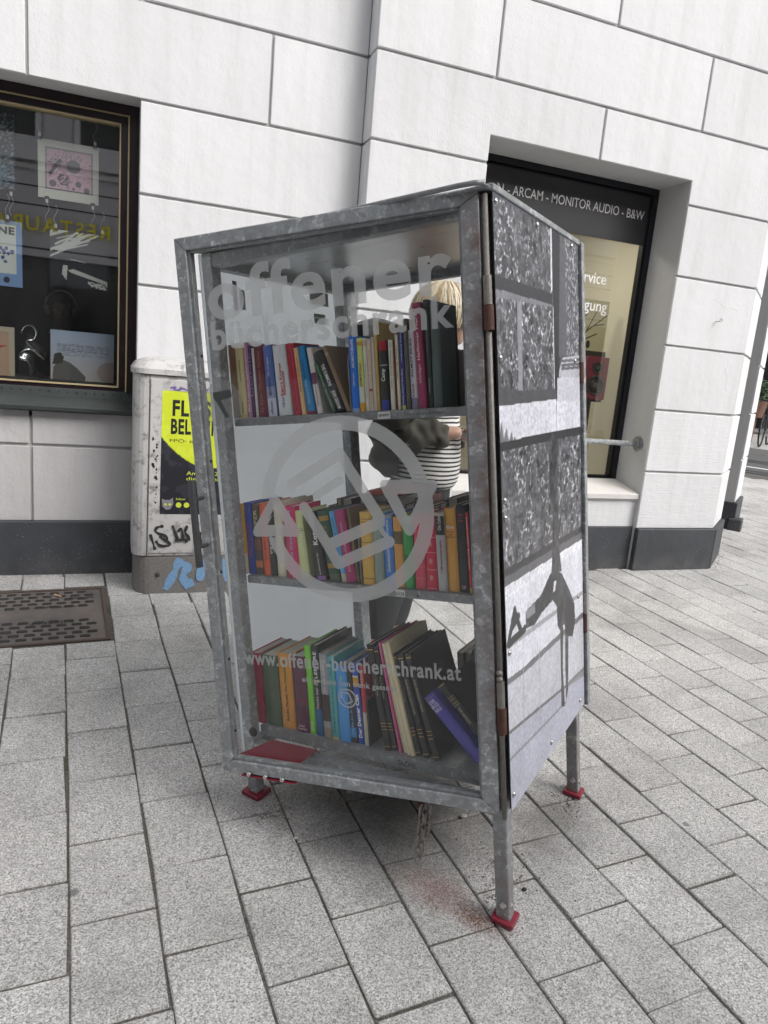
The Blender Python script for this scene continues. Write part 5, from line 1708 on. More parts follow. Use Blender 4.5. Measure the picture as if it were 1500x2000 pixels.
# ================================================================== utility box with poster
ut = empty('utility_box', Matrix.Translation((.47, 4.1, gz(.47, 4.1))), label='scuffed white utility box with rounded lid and poster against the wall', cat='utility box')
UI = ut.matrix_basis.inverted()
def ub(name, mb_, m, parent=None, bevel=0.0, smooth=False, segs=1):
    o = mb_.build(name, m, None, bevel, smooth, None, segs); o.parent = parent or ut
    if o.parent is ut: o.matrix_basis = UI.copy()
    return o
def scuffed():
    t = NT('scuffed_white_enamel')
    p = t.pos()
    c = t.mix(t.noise(p, 2.5, 5, .6), (.47, .46, .455), (.60, .59, .585))
    g1 = t.noise(p, 17, 6, .78)
    g2 = t.noise(p, 4.0, 4, .6)
    c = t.mix(t.math('MULTIPLY', t.ramp(g1, [(.51, 0.0), (.62, 1.0)]), t.ramp(g2, [(.36, 0.15), (.58, .9)])), c, (.17, .155, .15))
    sc = t.noise(t.mapping(p, (30, 30, 4)), 1, 4, .7)
    c = t.mix(t.ramp(sc, [(.64, 0.0), (.72, .7)]), c, (.25, .24, .23))
    t.pbsdf(c, .45, 0, t.bump(g1, .0006, .4))
    return t.m
M_ENAMEL = scuffed()
M_CONC = plain('exposed_concrete', (.20, .19, .18), .9, 0, .45, 70, 160, .003)
def rounded(x0, x1, y0, y1, r, n=5):
    pts = []
    for cx, cy, a0 in ((x1 - r, y0 + r, -90), (x1 - .02, y1 - .02, 0), (x0 + .02, y1 - .02, 90), (x0 + r, y0 + r, 180)):
        rr_ = r if cy < (y0 + y1) / 2 else .02
        for k in range(n + 1):
            a = math.radians(a0 + 90 * k / n)
            pts.append((cx + rr_ * math.cos(a), cy + rr_ * math.sin(a)))
    return pts
x0, x1, y0, y1 = UTIL
bs = MB(); bs.prism(rounded(x0 + .012, x1, y0 + .004, y1, .085), .10, .405, 'z'); ub('foundation', bs, M_CONC, None, .006)
bo = MB(); bo.prism(rounded(x0, x1, y0, y1, .075), .408, 1.395, 'z'); body = ub('housing', bo, M_ENAMEL, None, .004)
dr = MB(); dr.box(x0 + .082, x1 - .082, y0 - .007, y0 + .004, .425, 1.375); ud = ub('door', dr, M_ENAMEL, None, .003)
lid = MB()
lo_ = rounded(x0 - .012, x1 + .012, y0 - .016, y1, .085)
levels = [(1.398, 0), (1.425, 0), (1.455, .018), (1.478, .06), (1.487, .12)]
cx, cy = (x0 + x1) / 2, (y0 + y1) / 2
vs, n = [], len(lo_)
for z, ins in levels:
    for px, py in lo_:
        vs.append((px + (cx - px) * min(1, ins / .34) , py + (cy - py) * min(1, ins / .20), z))
fs = [tuple(range(n - 1, -1, -1))] + [(k * n + i, k * n + (i + 1) % n, (k + 1) * n + (i + 1) % n, (k + 1) * n + i) for k in range(4) for i in range(n)] + [tuple(range(4 * n, 5 * n))]
lid.add(vs, fs); ub('lid', lid, M_ENAMEL, None, 0, False)
for xx in (x0 + .078, x1 - .078):
    sm = MB(); sm.box(xx - .0015, xx + .0015, y0 - .0008, y0 + .002, .41, 1.392); ub('seam', sm, M_BLACK)
bb = MB(); bb.sphere((.235, y0 + .002, .30), .013, 12, 8, (1, .6, 1)); ub('bolt', bb, plain('dark_iron', (.05, .05, .05), .5), None, 0, True)
YP = y0 - .0078
P0, P1, PZ0, PZ1 = .236, .668, .648, 1.318
pc = Canvas(96, 160, srgb(26, 27, 36))
cur = pc.Y > .42 + .55 * (pc.X - .62) ** 2 * 1.15 - .03
pc.fill(cur, srgb(208, 222, 44))
pc.fill((pc.noise(6, 9, 5, 3) > .60) & cur, srgb(224, 236, 80), .35)
pc.fill((pc.noise(6, 9, 6, 3) > .60) & ~cur, srgb(60, 62, 74), .4)
post = pc.object('poster', (P0, YP, PZ0), (P1 - P0, 0, 0), (0, 0, PZ1 - PZ0), M_PAPER)
post.parent = ut; post.matrix_basis = UI.copy(); post['label'] = 'yellow and black campaign poster'
M_PBLK, M_PYEL, M_PWHT = plain('poster_black', srgb(22, 22, 26), .6), plain('poster_yellow', srgb(206, 218, 70), .6), plain('poster_white', srgb(200, 204, 196), .6)
def ptx(st, m, xx, zz, wd, ht, bold=0.0):
    text('lettering', st, m, post, (xx, YP - .0006, zz), (1, 0, 0), (0, 0, 1), wd, ht, bold)
ptx('FLEISSIG', M_PBLK, .290, 1.185, .335, .088, .035)
ptx('BELOHNEN', M_PBLK, .284, 1.088, .345, .085, .035)
ptx('FPÖ: immer gegen', M_PBLK, .279, 1.040, .34, .026)
ptx('Am 29.9.2024', M_PYEL, .372, .868, .23, .021)
ptx('die Wahl an', M_PYEL, .372, .838, .23, .021)
ptx('follow', M_PYEL, .320, .728, .05, .012)
for k in range(3):
    cM = MB(); n = 20; cM.add([(.335 + k * .042 + .015 * math.cos(2 * math.pi * i / n), YP - .0006, .700 + .015 * math.sin(2 * math.pi * i / n)) for i in range(n)], [tuple(range(n))]); o = cM.build('badge', M_PYEL, post)
cat_ = MB(); cat_.add([(.246, YP - .0006, .735), (.262, YP - .0006, .728), (.288, YP - .0006, .728), (.304, YP - .0006, .742), (.307, YP - .0006, .705), (.292, YP - .0006, .676), (.270, YP - .0006, .672), (.250, YP - .0006, .692)], [tuple(range(8))])
cat_.build('cat_motif', plain('poster_grey', srgb(130, 126, 136), .6), post)
for xx in (.266, .289):
    cM = MB(); n = 12; cM.add([(xx + .008 * math.cos(2 * math.pi * i / n), YP - .001, .703 + .006 * math.sin(2 * math.pi * i / n)) for i in range(n)], [tuple(range(n))]); cM.build('cat_eye', M_PYEL, post)
# spray and marker tags
def paint(name, strokes, wd, m, plane, parent, jit=.0):
    for si, s_ in enumerate(strokes):
        mb_ = MB()
        for _ in range(3):                     # round the corners of the stroke
            s_ = [s_[0]] + [q for p0, p1 in zip(s_[:-1], s_[1:]) for q in ((p0[0] * .75 + p1[0] * .25, p0[1] * .75 + p1[1] * .25), (p0[0] * .25 + p1[0] * .75, p0[1] * .25 + p1[1] * .75))] + [s_[-1]]
        P = [np.array(on_y(p, plane)) for p in s_]
        for k, (p0, p1) in enumerate(zip(P[:-1], P[1:])):
            d_ = p1 - p0; d_ = d_ / (np.linalg.norm(d_) + 1e-9)
            n_ = np.array([-d_[2], 0, d_[0]]) * wd / 2 * (1.0 + .35 * math.sin(k * .55 + si))
            e_ = d_ * wd * .35
            yy = -.0004 - .00003 * k - .0012 * si
            mb_.add([(q[0], plane + yy, q[2]) for q in (p0 - n_ - e_, p1 - n_ + e_, p1 + n_ + e_, p0 + n_ - e_)], [(0, 1, 2, 3)])
        o = mb_.build(name, m, parent)
        if parent is ut: o.matrix_basis = UI.copy()
def zu(x, y): return (230 + x / 4, 680 + y / 4)
M_MARK = plain('marker_ink', (.03, .03, .032), .6, 0, .5, 60)
paint('marker_tag', [[zu(*p) for p in s_] for s_ in ([(255, 1460), (290, 1570)], [(350, 1390), (300, 1400), (290, 1440), (390, 1470), (380, 1500)], [(300, 1510), (330, 1550), (430, 1540), (330, 1470)], [(430, 1390), (470, 1500)], [(470, 1430), (500, 1400), (510, 1500)], [(540, 1390), (520, 1440), (560, 1480), (530, 1510)], [(450, 1500), (560, 1490)], [(615, 1420), (620, 1540)], [(640, 1440), (650, 1530)])], .013, M_MARK, y0 - .0072, ud)
M_SPRAY = plain('blue_spray_paint', (.20, .36, .58), .8, 0, .5, 90)
paint('spray_tag', [[zu(*p) for p in s_] for s_ in ([(480, 1665), (440, 1760), (380, 1870)], [(470, 1670), (560, 1700), (500, 1770), (530, 1840)], [(530, 1850), (575, 1830)], [(660, 1670), (640, 1800)], [(835, 1660), (850, 1800)])], .036, M_SPRAY, y0 + .0035, ut)
M_VIOL = plain('violet_marker', (.16, .10, .30), .6, 0, .3, 60)
paint('marker_tag', [[zu(*p) for p in s_] for s_ in ([(415, 310), (460, 300), (430, 330), (500, 325), (480, 305), (545, 330)], [(680, 310), (700, 330)])], .008, M_VIOL, y0 - .0072, ud)
rg = random.Random(5)
for _ in range(26):
    yy = rg.uniform(680, 1230)
    mb_ = MB(); q = on_y(zu(rg.uniform(268, 312), yy), y0 - .0075); r0 = rg.uniform(.003, .009)
    mb_.add([(q[0] + r0 * rg.uniform(.4, 1.2) * math.cos(a), y0 - .0075, q[2] + 1.4 * r0 * rg.uniform(.4, 1.2) * math.sin(a)) for a in np.linspace(0, 2 * math.pi, 7, endpoint=False)], [tuple(range(7))])
    mb_.build('scuff', M_MARK, ud)
sk = MB(); a = on_y(zu(480, 335), y0 - .0076); sk.box(a[0], a[0] + .055, y0 - .0078, y0 - .0072, a[2] - .004, a[2] + .006); sk.build('sticker', M_PWHT, ud)

# ================================================================== cast iron inspection cover
def c_tf(q):
    p = COVER_O + CEX * q[0] + CEY * q[1]
    return (p[0], p[1], gz(p[0], p[1]) + q[2])
icov = tag(empty('inspection_cover', Matrix.Identity(4)), 'rusty cast iron inspection cover with oblong studs set in the paving', 'cover')
def iron():
    t = NT('rusty_cast_iron')
    p = t.pos()
    c = t.mix(t.ramp(t.noise(p, 3.2, 5, .7), [(.36, 0.0), (.62, 1.0)]), (.115, .112, .112), (.20, .175, .16))
    c = t.mix(t.ramp(t.noise(p, 120, 3, .7), [(.6, 0.0), (.75, .6)]), c, (.24, .21, .19))
    t.pbsdf(c, .6, .35, t.bump(t.noise(p, 130, 3, .7), .0012, .6))
    return t.m
M_IRON = iron()
M_STUD = plain('worn_iron_stud', (.040, .038, .038), .45, .45, .35, 20, 150, .0008)
cb = MB(c_tf); cb.box(-1.27, 0, 0, .69, -.03, -.004); cb.box(-1.24, -.026, .026, .664, -.004, -.0005); plate = cb.build('plate', M_IRON, icov)
rim = MB(c_tf)
rim.box(-1.27, .0, .0, .016, -.004, .004); rim.box(-1.27, .0, .674, .69, -.004, .004); rim.box(-.016, .0, .0165, .6735, -.004, .004)
rim.build('rim', plain('rusty_iron_rim', (.115, .085, .075), .65, .3, .4, 25), icov, .001)
stud = MB(c_tf)
for j in range(13):
    y = .060 + j * .0475
    for i in range(18):
        x = -1.20 + i * .068 + (.034 if j % 2 else 0)
        if x > -.075 or (5 <= j <= 7 and x > -.50) or (6 == j) or (-.62 < x < -.52 and j in (1, 2, 10, 11)): continue
        a, b_, c_ = .024, .0125, .008
        stud.add([(x - a, y - c_, -.0005), (x - c_ * 2, y - b_, -.0005), (x + c_ * 2, y - b_, -.0005), (x + a, y - c_, -.0005), (x + a, y + c_, -.0005), (x + c_ * 2, y + b_, -.0005), (x - c_ * 2, y + b_, -.0005), (x - a, y + c_, -.0005)]
                 + [(x - a * .88, y - c_ * .8, .0042), (x - c_ * 1.8, y - b_ * .8, .0042), (x + c_ * 1.8, y - b_ * .8, .0042), (x + a * .88, y - c_ * .8, .0042), (x + a * .88, y + c_ * .8, .0042), (x + c_ * 1.8, y + b_ * .8, .0042), (x - c_ * 1.8, y + b_ * .8, .0042), (x - a * .88, y + c_ * .8, .0042)],
                 [tuple(range(8, 16))] + [(k, (k + 1) % 8, (k + 1) % 8 + 8, k + 8) for k in range(8)])
so_ = stud.build('studs', M_STUD, icov); so_['kind'] = 'stuff'
cb = MB(c_tf); cb.box(-1.20, -.50, .338, .352, -.0005, .004); cb.build('bar', M_STUD, icov, .001)
for y in (.085, .53):
    cb = MB(c_tf); cb.box(-.60, -.545, y, y + .085, -.0004, .0015); cb.build('lifting_hole', M_BLACK, icov)
def ctx(st, x, y, wd, ht):
    vs_, fs_ = text_data(st, .01, 2)
    lo2, hi2 = vs_.min(0), vs_.max(0)
    P = [c_tf((x - (p[0] - lo2[0]) / (hi2[0] - lo2[0]) * wd, y - (p[1] - lo2[1]) / (hi2[1] - lo2[1]) * ht, .0012)) for p in vs_]
    me_ = bpy.data.meshes.new('lettering'); me_.from_pydata(P, [], fs_); link_mesh('lettering', me_, M_BLACK, icov)
ctx('purator', -.16, .265, .20, .042); ctx('TETRA', -.14, .455, .17, .03); ctx('D 400', -.06, .565, .12, .03);
bt = MB(); p0_ = on_ground((106, 1163)); p1_ = on_ground((119, 1167))
bt.cyl((p0_[0], p0_[1], p0_[2] + .006), (p1_[0], p1_[1], p1_[2] + .006), .0038, n=8)
tag(bt.build('cigarette_butt', plain('cigarette_paper', (.68, .42, .24), .8)), 'orange cigarette butt lying on the iron cover', 'cigarette butt')

# ================================================================== the reader behind the bookcase
def join_meshes(name, meshes):
    vs, fs = [], []
    for m_ in meshes:
        n0 = len(vs)
        vs += [tuple(v.co) for v in m_.vertices]
        fs += [tuple(i + n0 for i in p.vertices) for p in m_.polygons]
    me_ = bpy.data.meshes.new(name); me_.from_pydata(vs, [], fs)
    for p in me_.polygons: p.use_smooth = True
    return me_
def person_frame(c, face):
    f_ = Vector((face[0], face[1], 0)).normalized()
    l_ = Vector((-f_.y, f_.x, 0))
    z0 = gz(*c)
    return lambda a, b, z: tuple(Vector((c[0], c[1], z0)) + f_ * a + l_ * b + Vector((0, 0, z)))
def skin_mat(name, c):
    t = NT(name); p = t.pos()
    col = t.mix(t.noise(p, 30, 4, .6), tuple(x * .85 for x in c), c)
    b = t.pbsdf(col, .5, 0, t.bump(t.noise(p, 400, 2, .5), .0004, .4)); b.inputs['Subsurface Weight'].default_value = .12; b.inputs['Subsurface Radius'].default_value = (.01, .005, .003)
    return t.m
def cloth(name, c, scale=14, var=.25):
    return plain(name, c, .9, 0, var, scale, 500, .0008)
RC = (1.20, 2.70)
Pn = person_frame(RC, (.80, -.60))
reader = empty('person', Matrix.Translation((RC[0], RC[1], gz(*RC))), label='blonde person in olive jacket and striped shirt reading behind the bookcase', cat='person')
RI = reader.matrix_basis.inverted()
def pm(name, me_, m, parent=None):
    o = link_mesh(name, me_, m, parent or reader)
    if o.parent is reader: o.matrix_basis = RI.copy()
    return o
M_SKIN = skin_mat('fair_skin', (.66, .40, .30))
WR_ = Pn(.185, -.095, 1.185)
body = skin_mesh('body', [
    (Pn(0, 0, .93), .10, .08), (Pn(.0, 0, 1.08), .09, .07), (Pn(-.01, 0, 1.27), .11, .085), (Pn(.0, 0, 1.40), .10, .08), (Pn(.02, 0, 1.47), .052), (Pn(.045, 0, 1.53), .055),
    (Pn(.065, 0, 1.585), .076, .070), (Pn(.058, 0, 1.66), .088, .080), (Pn(.055, 0, 1.705), .060),
    (Pn(-.01, -.165, 1.385), .055), (Pn(-.10, -.215, 1.13), .040), (WR_, .026), (Pn(-.01, .165, 1.385), .055), (Pn(-.02, .235, 1.12), .040), (Pn(.20, .10, 1.16), .026),
    (Pn(-.02, -.085, .86), .085), (Pn(-.06, -.085, .48), .055), (Pn(-.11, -.085, .10), .038), (Pn(-.02, .09, .86), .085), (Pn(-.05, .09, .48), .055), (Pn(-.08, .10, .10), .038),
    (Pn(.152, 0, 1.60), .013), (Pn(.138, 0, 1.545), .024)],
    [(0, 1), (1, 2), (2, 3), (3, 4), (4, 5), (5, 6), (6, 7), (7, 8), (3, 9), (9, 10), (10, 11), (3, 12), (12, 13), (13, 14), (0, 15), (15, 16), (16, 17), (0, 18), (18, 19), (19, 20), (6, 21), (6, 22)])
def hand(w, fw, sd, up):
    """palm, four bent fingers of unequal length and a thumb"""
    w, fw, sd, up = Vector(w), Vector(fw).normalized(), Vector(sd).normalized(), Vector(up).normalized()
    parts = [skin_mesh('palm', [(tuple(w), .022, .018), (tuple(w + fw * .035), .026, .016), (tuple(w + fw * .075), .030, .014)], [(0, 1), (1, 2)], 2)]
    for k, L in enumerate((.062, .070, .066, .052)):
        b0 = w + fw * .075 + sd * ((k - 1.5) * .019)
        parts.append(skin_mesh('finger', [(tuple(b0 - fw * .01), .0095), (tuple(b0 + fw * L * .45 + up * .006), .009), (tuple(b0 + fw * L * .72 - up * .016), .0082), (tuple(b0 + fw * L * .70 - up * .036), .0072)], [(0, 1), (1, 2), (2, 3)], 2))
    t0 = w + fw * .028 - sd * .024
    parts.append(skin_mesh('thumb', [(tuple(t0), .012), (tuple(t0 + fw * .024 - sd * .020 - up * .006), .0105), (tuple(t0 + fw * .052 - sd * .020 - up * .016), .0085)], [(0, 1), (1, 2)], 2))
    return parts
fwd, lft, upv = Vector((.80, -.60, 0)), Vector((.60, .80, 0)), Vector((0, 0, 1))
h1 = hand(WR_, fwd * .8 + lft * .35 + upv * .35, -lft * .3 + upv * .9, -lft)
h2 = hand(Pn(.20, .10, 1.16), fwd * .8 - lft * .3 + upv * .3, lft * .3 + upv * .9, lft)
bme = join_meshes('body', [body] + h1 + h2)
body_o = pm('body', bme, M_SKIN)
M_EYE = plain('eye_white', (.75, .74, .72), .3); M_LIP = skin_mat('lips', (.50, .20, .18))
for sgn in (-1, 1):
    MBe = MB(); MBe.sphere(Pn(.128, sgn * .030, 1.632), .011, 10, 8); pm('eye', MBe.mesh('eye', 0, True), M_EYE)
    MBe = MB(); MBe.sphere(Pn(.134, sgn * .030, 1.630), .006, 8, 6); pm('iris', MBe.mesh('iris', 0, True), plain('iris', (.05, .08, .10), .2))
    MBe = MB(); MBe.sphere(Pn(.065, sgn * .078, 1.62), .018, 10, 8, (.6, .6, 1.3)); pm('ear', MBe.mesh('ear', 0, True), M_SKIN)
MBe = MB(); MBe.sphere(Pn(.138, 0, 1.572), .017, 12, 8, (.5, 1, .35)); pm('mouth', MBe.mesh('mouth', 0, True), M_LIP)
gl = MB()
for sgn in (-1, 1):
    gl.tube([Pn(.150, sgn * .034 + .022 * math.cos(a), 1.632 + .019 * math.sin(a)) for a in np.linspace(0, 2 * math.pi, 18, endpoint=False)], .0017, 5, True)
    gl.tube([Pn(.148, sgn * .056, 1.636), Pn(.075, sgn * .088, 1.638), Pn(.05, sgn * .088, 1.625)], .0015, 5)
gl.tube([Pn(.152, -.013, 1.636), Pn(.154, .013, 1.636)], .0016, 5)
pm('glasses', gl.mesh('glasses', 0, True), plain('thin_metal', (.35, .33, .30), .3, .8))
# hair: a bob with fringe, ridged like strands
hv, hf = [], []
NA, NZ = 220, 30
hc = []
hr = np.random.RandomState(12)
lock = np.convolve(hr.rand(220), [.25, .5, .25], 'same') * .55 + np.repeat(hr.rand(44), 5) * .45
hlen = np.repeat(hr.uniform(-.05, .07, 44), 5)
for j in range(NZ + 1):
    for i in range(NA):
        a = 2 * math.pi * i / NA
        front = math.cos(a)                                   # 1 = face side
        th = math.pi * .03 + (math.pi * (hlen[i] + .60 if front > .60 else (.80 if front < .35 else .80 - .2 * (front - .35) / .25)) - math.pi * .03) * j / NZ
        rid = 1 + .050 * (lock[i] - .5) + .012 * math.sin(i * 2.1 + j * .2)
        hc.append(lock[i] * .8 + .2 * hr.rand())
        rx, ry, rz = .132, .116, .124
        if th > math.pi / 2:
            rx, ry = rx * (1 - .10 * (th - 1.57)), ry * (1 + .05 * (th - 1.57))
        hv.append(Pn(.036 + rx * math.sin(th) * math.cos(a) * rid, ry * math.sin(th) * math.sin(a) * rid, 1.638 + rz * math.cos(th) * rid))
for j in range(NZ):
    for i in range(NA):
        hf.append((j * NA + i, j * NA + (i + 1) % NA, (j + 1) * NA + (i + 1) % NA, (j + 1) * NA + i))
hf.append(tuple(range(NA)))
hme = bpy.data.meshes.new('hair'); hme.from_pydata(hv, [], hf)
for p in hme.polygons: p.use_smooth = True
hcol = np.array([(.20, .125, .06), (.62, .47, .27), (.92, .82, .62)])
hq = np.clip(np.array(hc), 0, 1)
hcl = np.where(hq[:, None] < .5, hcol[0] + (hcol[1] - hcol[0]) * hq[:, None] * 2, hcol[1] + (hcol[2] - hcol[1]) * (hq[:, None] * 2 - 1))
at = hme.color_attributes.new('ink', 'FLOAT_COLOR', 'POINT')
at.data.foreach_set('color', np.hstack([hcl, np.ones((len(hcl), 1))]).ravel())
M_HAIR = print_mat('blonde_hair', .4)
hair_o = pm('hair', hme, M_HAIR)
tv, tf_, tcol = [], [], []
for k in range(260):                                           # loose strands over the bob
    a, jt, ln = hr.uniform(0, 6.283), hr.uniform(.99, 1.055), hr.uniform(.45, .86)
    dr, br, w_s = hr.normal(0, .22), hr.uniform(.35, 1.0), hr.uniform(.0012, .0030)
    pc_ = hcol[1] + (hcol[2] - hcol[1]) * br if br > .5 else hcol[0] + (hcol[1] - hcol[0]) * br * 2
    if math.cos(a) > .55: ln = min(ln, .60 + hr.uniform(-.04, .06))
    for j in range(10):
        th = math.pi * (.04 + (ln - .04) * j / 9); aa = a + dr * (j / 9) ** 2
        for sg in (-1, 1):
            ab = aa + sg * w_s / .12
            tv.append(Pn(.036 + .134 * math.sin(th) * math.cos(ab) * jt, .118 * math.sin(th) * math.sin(ab) * jt, 1.638 + .126 * math.cos(th) * jt)); tcol.append(pc_)
        if j: n0 = len(tv) - 4; tf_.append((n0, n0 + 1, n0 + 3, n0 + 2))
tme = bpy.data.meshes.new('hair_strands'); tme.from_pydata(tv, [], tf_)
at = tme.color_attributes.new('ink', 'FLOAT_COLOR', 'POINT')
at.data.foreach_set('color', np.hstack([np.array(tcol), np.ones((len(tcol), 1))]).ravel())
so_h = link_mesh('hair_strands', tme, M_HAIR, hair_o); so_h['kind'] = 'stuff'
# striped shirt
t = NT('striped_jersey'); p_ = t.pos()
zz = t.math('ADD', t.sep(p_)[2], t.math('MULTIPLY', t.noise(p_, 7, 2, .5), .012))
fr_ = t.math('FRACT', t.math('MULTIPLY', zz, 57))
t.pbsdf(t.ramp(fr_, [(.0, (.80, .79, .77)), (.56, (.80, .79, .77)), (.60, (.02, .02, .024)), (.97, (.02, .02, .024)), (1.0, (.8, .79, .77))]), .9, 0, t.bump(t.noise(p_, 16, 4, .6), .012, .6))
pm('shirt', skin_mesh('shirt', [(Pn(.01, 0, .93), .170, .155), (Pn(.02, 0, 1.0), .182, .165), (Pn(.025, 0, 1.10), .176, .155), (Pn(.015, 0, 1.26), .162, .135), (Pn(.0, 0, 1.39), .115, .09), (Pn(.01, 0, 1.44), .065)], [(0, 1), (1, 2), (2, 3), (3, 4), (4, 5)], 3), t.m)
# jacket: shell open at the front, sleeves, hem rib
M_OLIVE = cloth('olive_twill', (.085, .080, .062), 9, .3)
jm = skin_mesh('jacket', [(Pn(-.045, 0, .955), .185, .170), (Pn(-.050, 0, 1.06), .200, .185), (Pn(-.035, 0, 1.25), .185, .165), (Pn(-.01, 0, 1.38), .130, .105), (Pn(.0, 0, 1.44), .085, .075),
    (Pn(-.01, -.17, 1.385), .085), (Pn(-.07, -.225, 1.25), .092), (Pn(-.12, -.225, 1.14), .074), (Pn(.02, -.17, 1.17), .056), (Pn(.14, -.125, 1.165), .050),
    (Pn(-.01, .17, 1.385), .085), (Pn(-.02, .225, 1.25), .083), (Pn(-.02, .245, 1.11), .074), (Pn(.09, .18, 1.12), .06), (Pn(.165, .125, 1.145), .046)],
    [(0, 1), (1, 2), (2, 3), (3, 4), (3, 5), (5, 6), (6, 7), (7, 8), (8, 9), (3, 10), (10, 11), (11, 12), (12, 13), (13, 14)], 3)
bm = bmesh.new(); bm.from_mesh(jm)
inv_ = lambda co: ((Vector(co) - Vector((RC[0], RC[1], gz(*RC)))).dot(fwd), (Vector(co) - Vector((RC[0], RC[1], gz(*RC)))).dot(lft), co[2] - gz(*RC))
kill = [f_ for f_ in bm.faces if (lambda q: (q[0] > -.05 and abs(q[1]) < .24 and .90 < q[2] < 1.075) or q[0] > -.02 and -.135 < q[1] < .135 and q[2] > .90 and not (q[0] > .085 and q[1] < -.075 and q[2] > 1.04) and not (q[0] > .10 and q[1] > .08))(inv_(f_.calc_center_median()))]
bmesh.ops.delete(bm, geom=kill, context='FACES')
for v in bm.verts:                                            # soft folds in the cloth
    q = inv_(v.co)
    k = .007 * math.sin(q[2] * 62 + q[1] * 34 + 2 * math.sin(q[0] * 25)) + .006 * math.sin(q[2] * 35 - q[0] * 60 + 1 + 2 * math.sin(q[1] * 21)) + .003 * math.sin(q[0] * 140 + q[2] * 90)
    v.co += v.normal * k
bm.to_mesh(jm); bm.free()
pm('jacket', jm, M_OLIVE)
M_BLKC = cloth('black_cotton', (.012, .012, .015), 12, .3)
pm('trousers', skin_mesh('trousers', [(Pn(.025, 0, 1.02), .170, .155), (Pn(.030, 0, .90), .225, .195), (Pn(-.02, -.09, .82), .105), (Pn(-.06, -.09, .50), .078), (Pn(-.105, -.087, .245), .066), (Pn(-.02, .095, .82), .105), (Pn(-.05, .095, .50), .078), (Pn(-.08, .10, .245), .066)],
    [(0, 1), (1, 2), (2, 3), (3, 4), (1, 5), (5, 6), (6, 7)], 2), M_BLKC)
for a0, b0 in ((-.112, -.085), (-.08, .10)):
    for z0, z1, r, m, nm in ((.02, .225, .046, plain('dark_sock', (.03, .03, .035), .9), 'sock'), (.226, .236, .0475, plain('sock_white', (.7, .7, .7), .9), 'sock_band'), (.212, .2205, .047, plain('sock_blue', (.10, .16, .34), .9), 'sock_band')):
        k_ = MB(); k_.cyl(Pn(a0, b0, z0), Pn(a0, b0, z1), r, n=16); pm(nm, k_.mesh(nm, 0, True), m)
    pm('shoe', skin_mesh('shoe', [(Pn(a0 - .02, b0, .045), .044, .05), (Pn(a0 + .07, b0, .036), .042, .036), (Pn(a0 + .16, b0, .028), .034, .028)], [(0, 1), (1, 2)], 2), plain('black_leather', (.012, .012, .012), .4))
ob_book = empty('open_book', Matrix.Translation(Pn(.245, .0, 1.21)) @ Matrix.Rotation(math.atan2(-.60, .80), 4, 'Z') @ Matrix.Rotation(math.radians(-35), 4, 'Y'), label='open book held in the hands of the reader', cat='book')
for sgn in (-1, 1):
    bk = MB(); bk.prism([(0, 0), (sgn * .10, .018), (sgn * .10, .026), (0, .010)], -.085, .085, 'x')
    bk.tf = None
    o = bk.build('page_block', plain('book_paper', (.68, .65, .58), .85), ob_book)
    bk = MB(); bk.prism([(0, -.003), (sgn * .104, .0145), (sgn * .104, .0175), (0, -.0003)], -.089, .089, 'x'); bk.build('cover', cover_mat((40, 60, 56)), ob_book)

# ================================================================== the gallery window
YD = 4.64
brd = MB(); brd.box(-1.55, .10, 4.605, 5.02, 1.262, 1.300)
hb('display_board', brd, plain('dark_board', (.05, .045, .045), .6), house, .002)
M_CLIP = plain('white_clip', (.62, .61, .56), .5); M_WIRE = plain('steel_wire', (.42, .42, .42), .35, .7); M_CLIPK = plain('black_clip', (.02, .02, .02), .5)
def clip(parent, x, z, y, down=True):
    s_ = -1 if down else 1
    k_ = MB(); k_.box(x - .007, x + .007, y - .006, y + .004, z + s_ * .028 if down else z, z if down else z + .028); parent_o = k_.build('clip', M_CLIP, parent, .002)
    k_ = MB(); k_.box(x - .012, x + .012, y - .008, y + .006, z - .008, z + .008); k_.build('clip_jaw', M_CLIPK, parent, .002)
def hook(parent, x, z, y, L):
    k_ = MB(); k_.tube([(x + .010 * math.sin(6.2 * u_), y, z - L * u_) for u_ in np.linspace(0, 1, 14)], .0016, 5); k_.build('wire', M_WIRE, parent, 0, True)
# pink drawing
pk = Canvas(150, 146, srgb(214, 212, 200))
fr1 = (pk.X > .12) & (pk.X < .90) & (pk.Y > .16) & (pk.Y < .88)
fr2 = (pk.X > .145) & (pk.X < .875) & (pk.Y > .185) & (pk.Y < .855)
pk.fill(fr1, srgb(140, 136, 140)); pk.fill(fr2, srgb(216, 176, 190))
rg = np.random.RandomState(3)
for _ in range(170):
    a, r0 = rg.uniform(0, 6.28), rg.uniform(.16, .42)
    x, y = .5 + r0 * math.cos(a), .52 + r0 * .8 * math.sin(a)
    pk.fill(pk.stroke([(x, y), (x + .045 * math.cos(a + rg.uniform(-1, 1)), y + .045 * math.sin(a))], .006) & fr2, srgb(66, 60, 70))
pk.fill(pk.disc(.58, .60, .115), srgb(96, 98, 102))
pk.fill(pk.stroke([(.20, .44), (.36, .68)], .055), srgb(60, 60, 64))
for r0 in (.10, .075, .05, .025):
    pk.fill(pk.disc(.42, .58, r0) & ~pk.disc(.42, .58, r0 - .010), srgb(58, 52, 60))
pk.fill(pk.disc(.42, .36, .10) & (pk.noise(60, 60, 4, 2) > .45), srgb(50, 48, 54))
pk.fill(pk.disc(.27, .60, .11) & (pk.noise(60, 60, 8, 2) > .56), srgb(70, 64, 74))
for x, y, r0 in ((.24, .27, .06), (.66, .31, .05), (.58, .22, .025), (.80, .22, .05)):
    pk.fill(pk.disc(x, y, r0), srgb(62, 58, 66), .85)
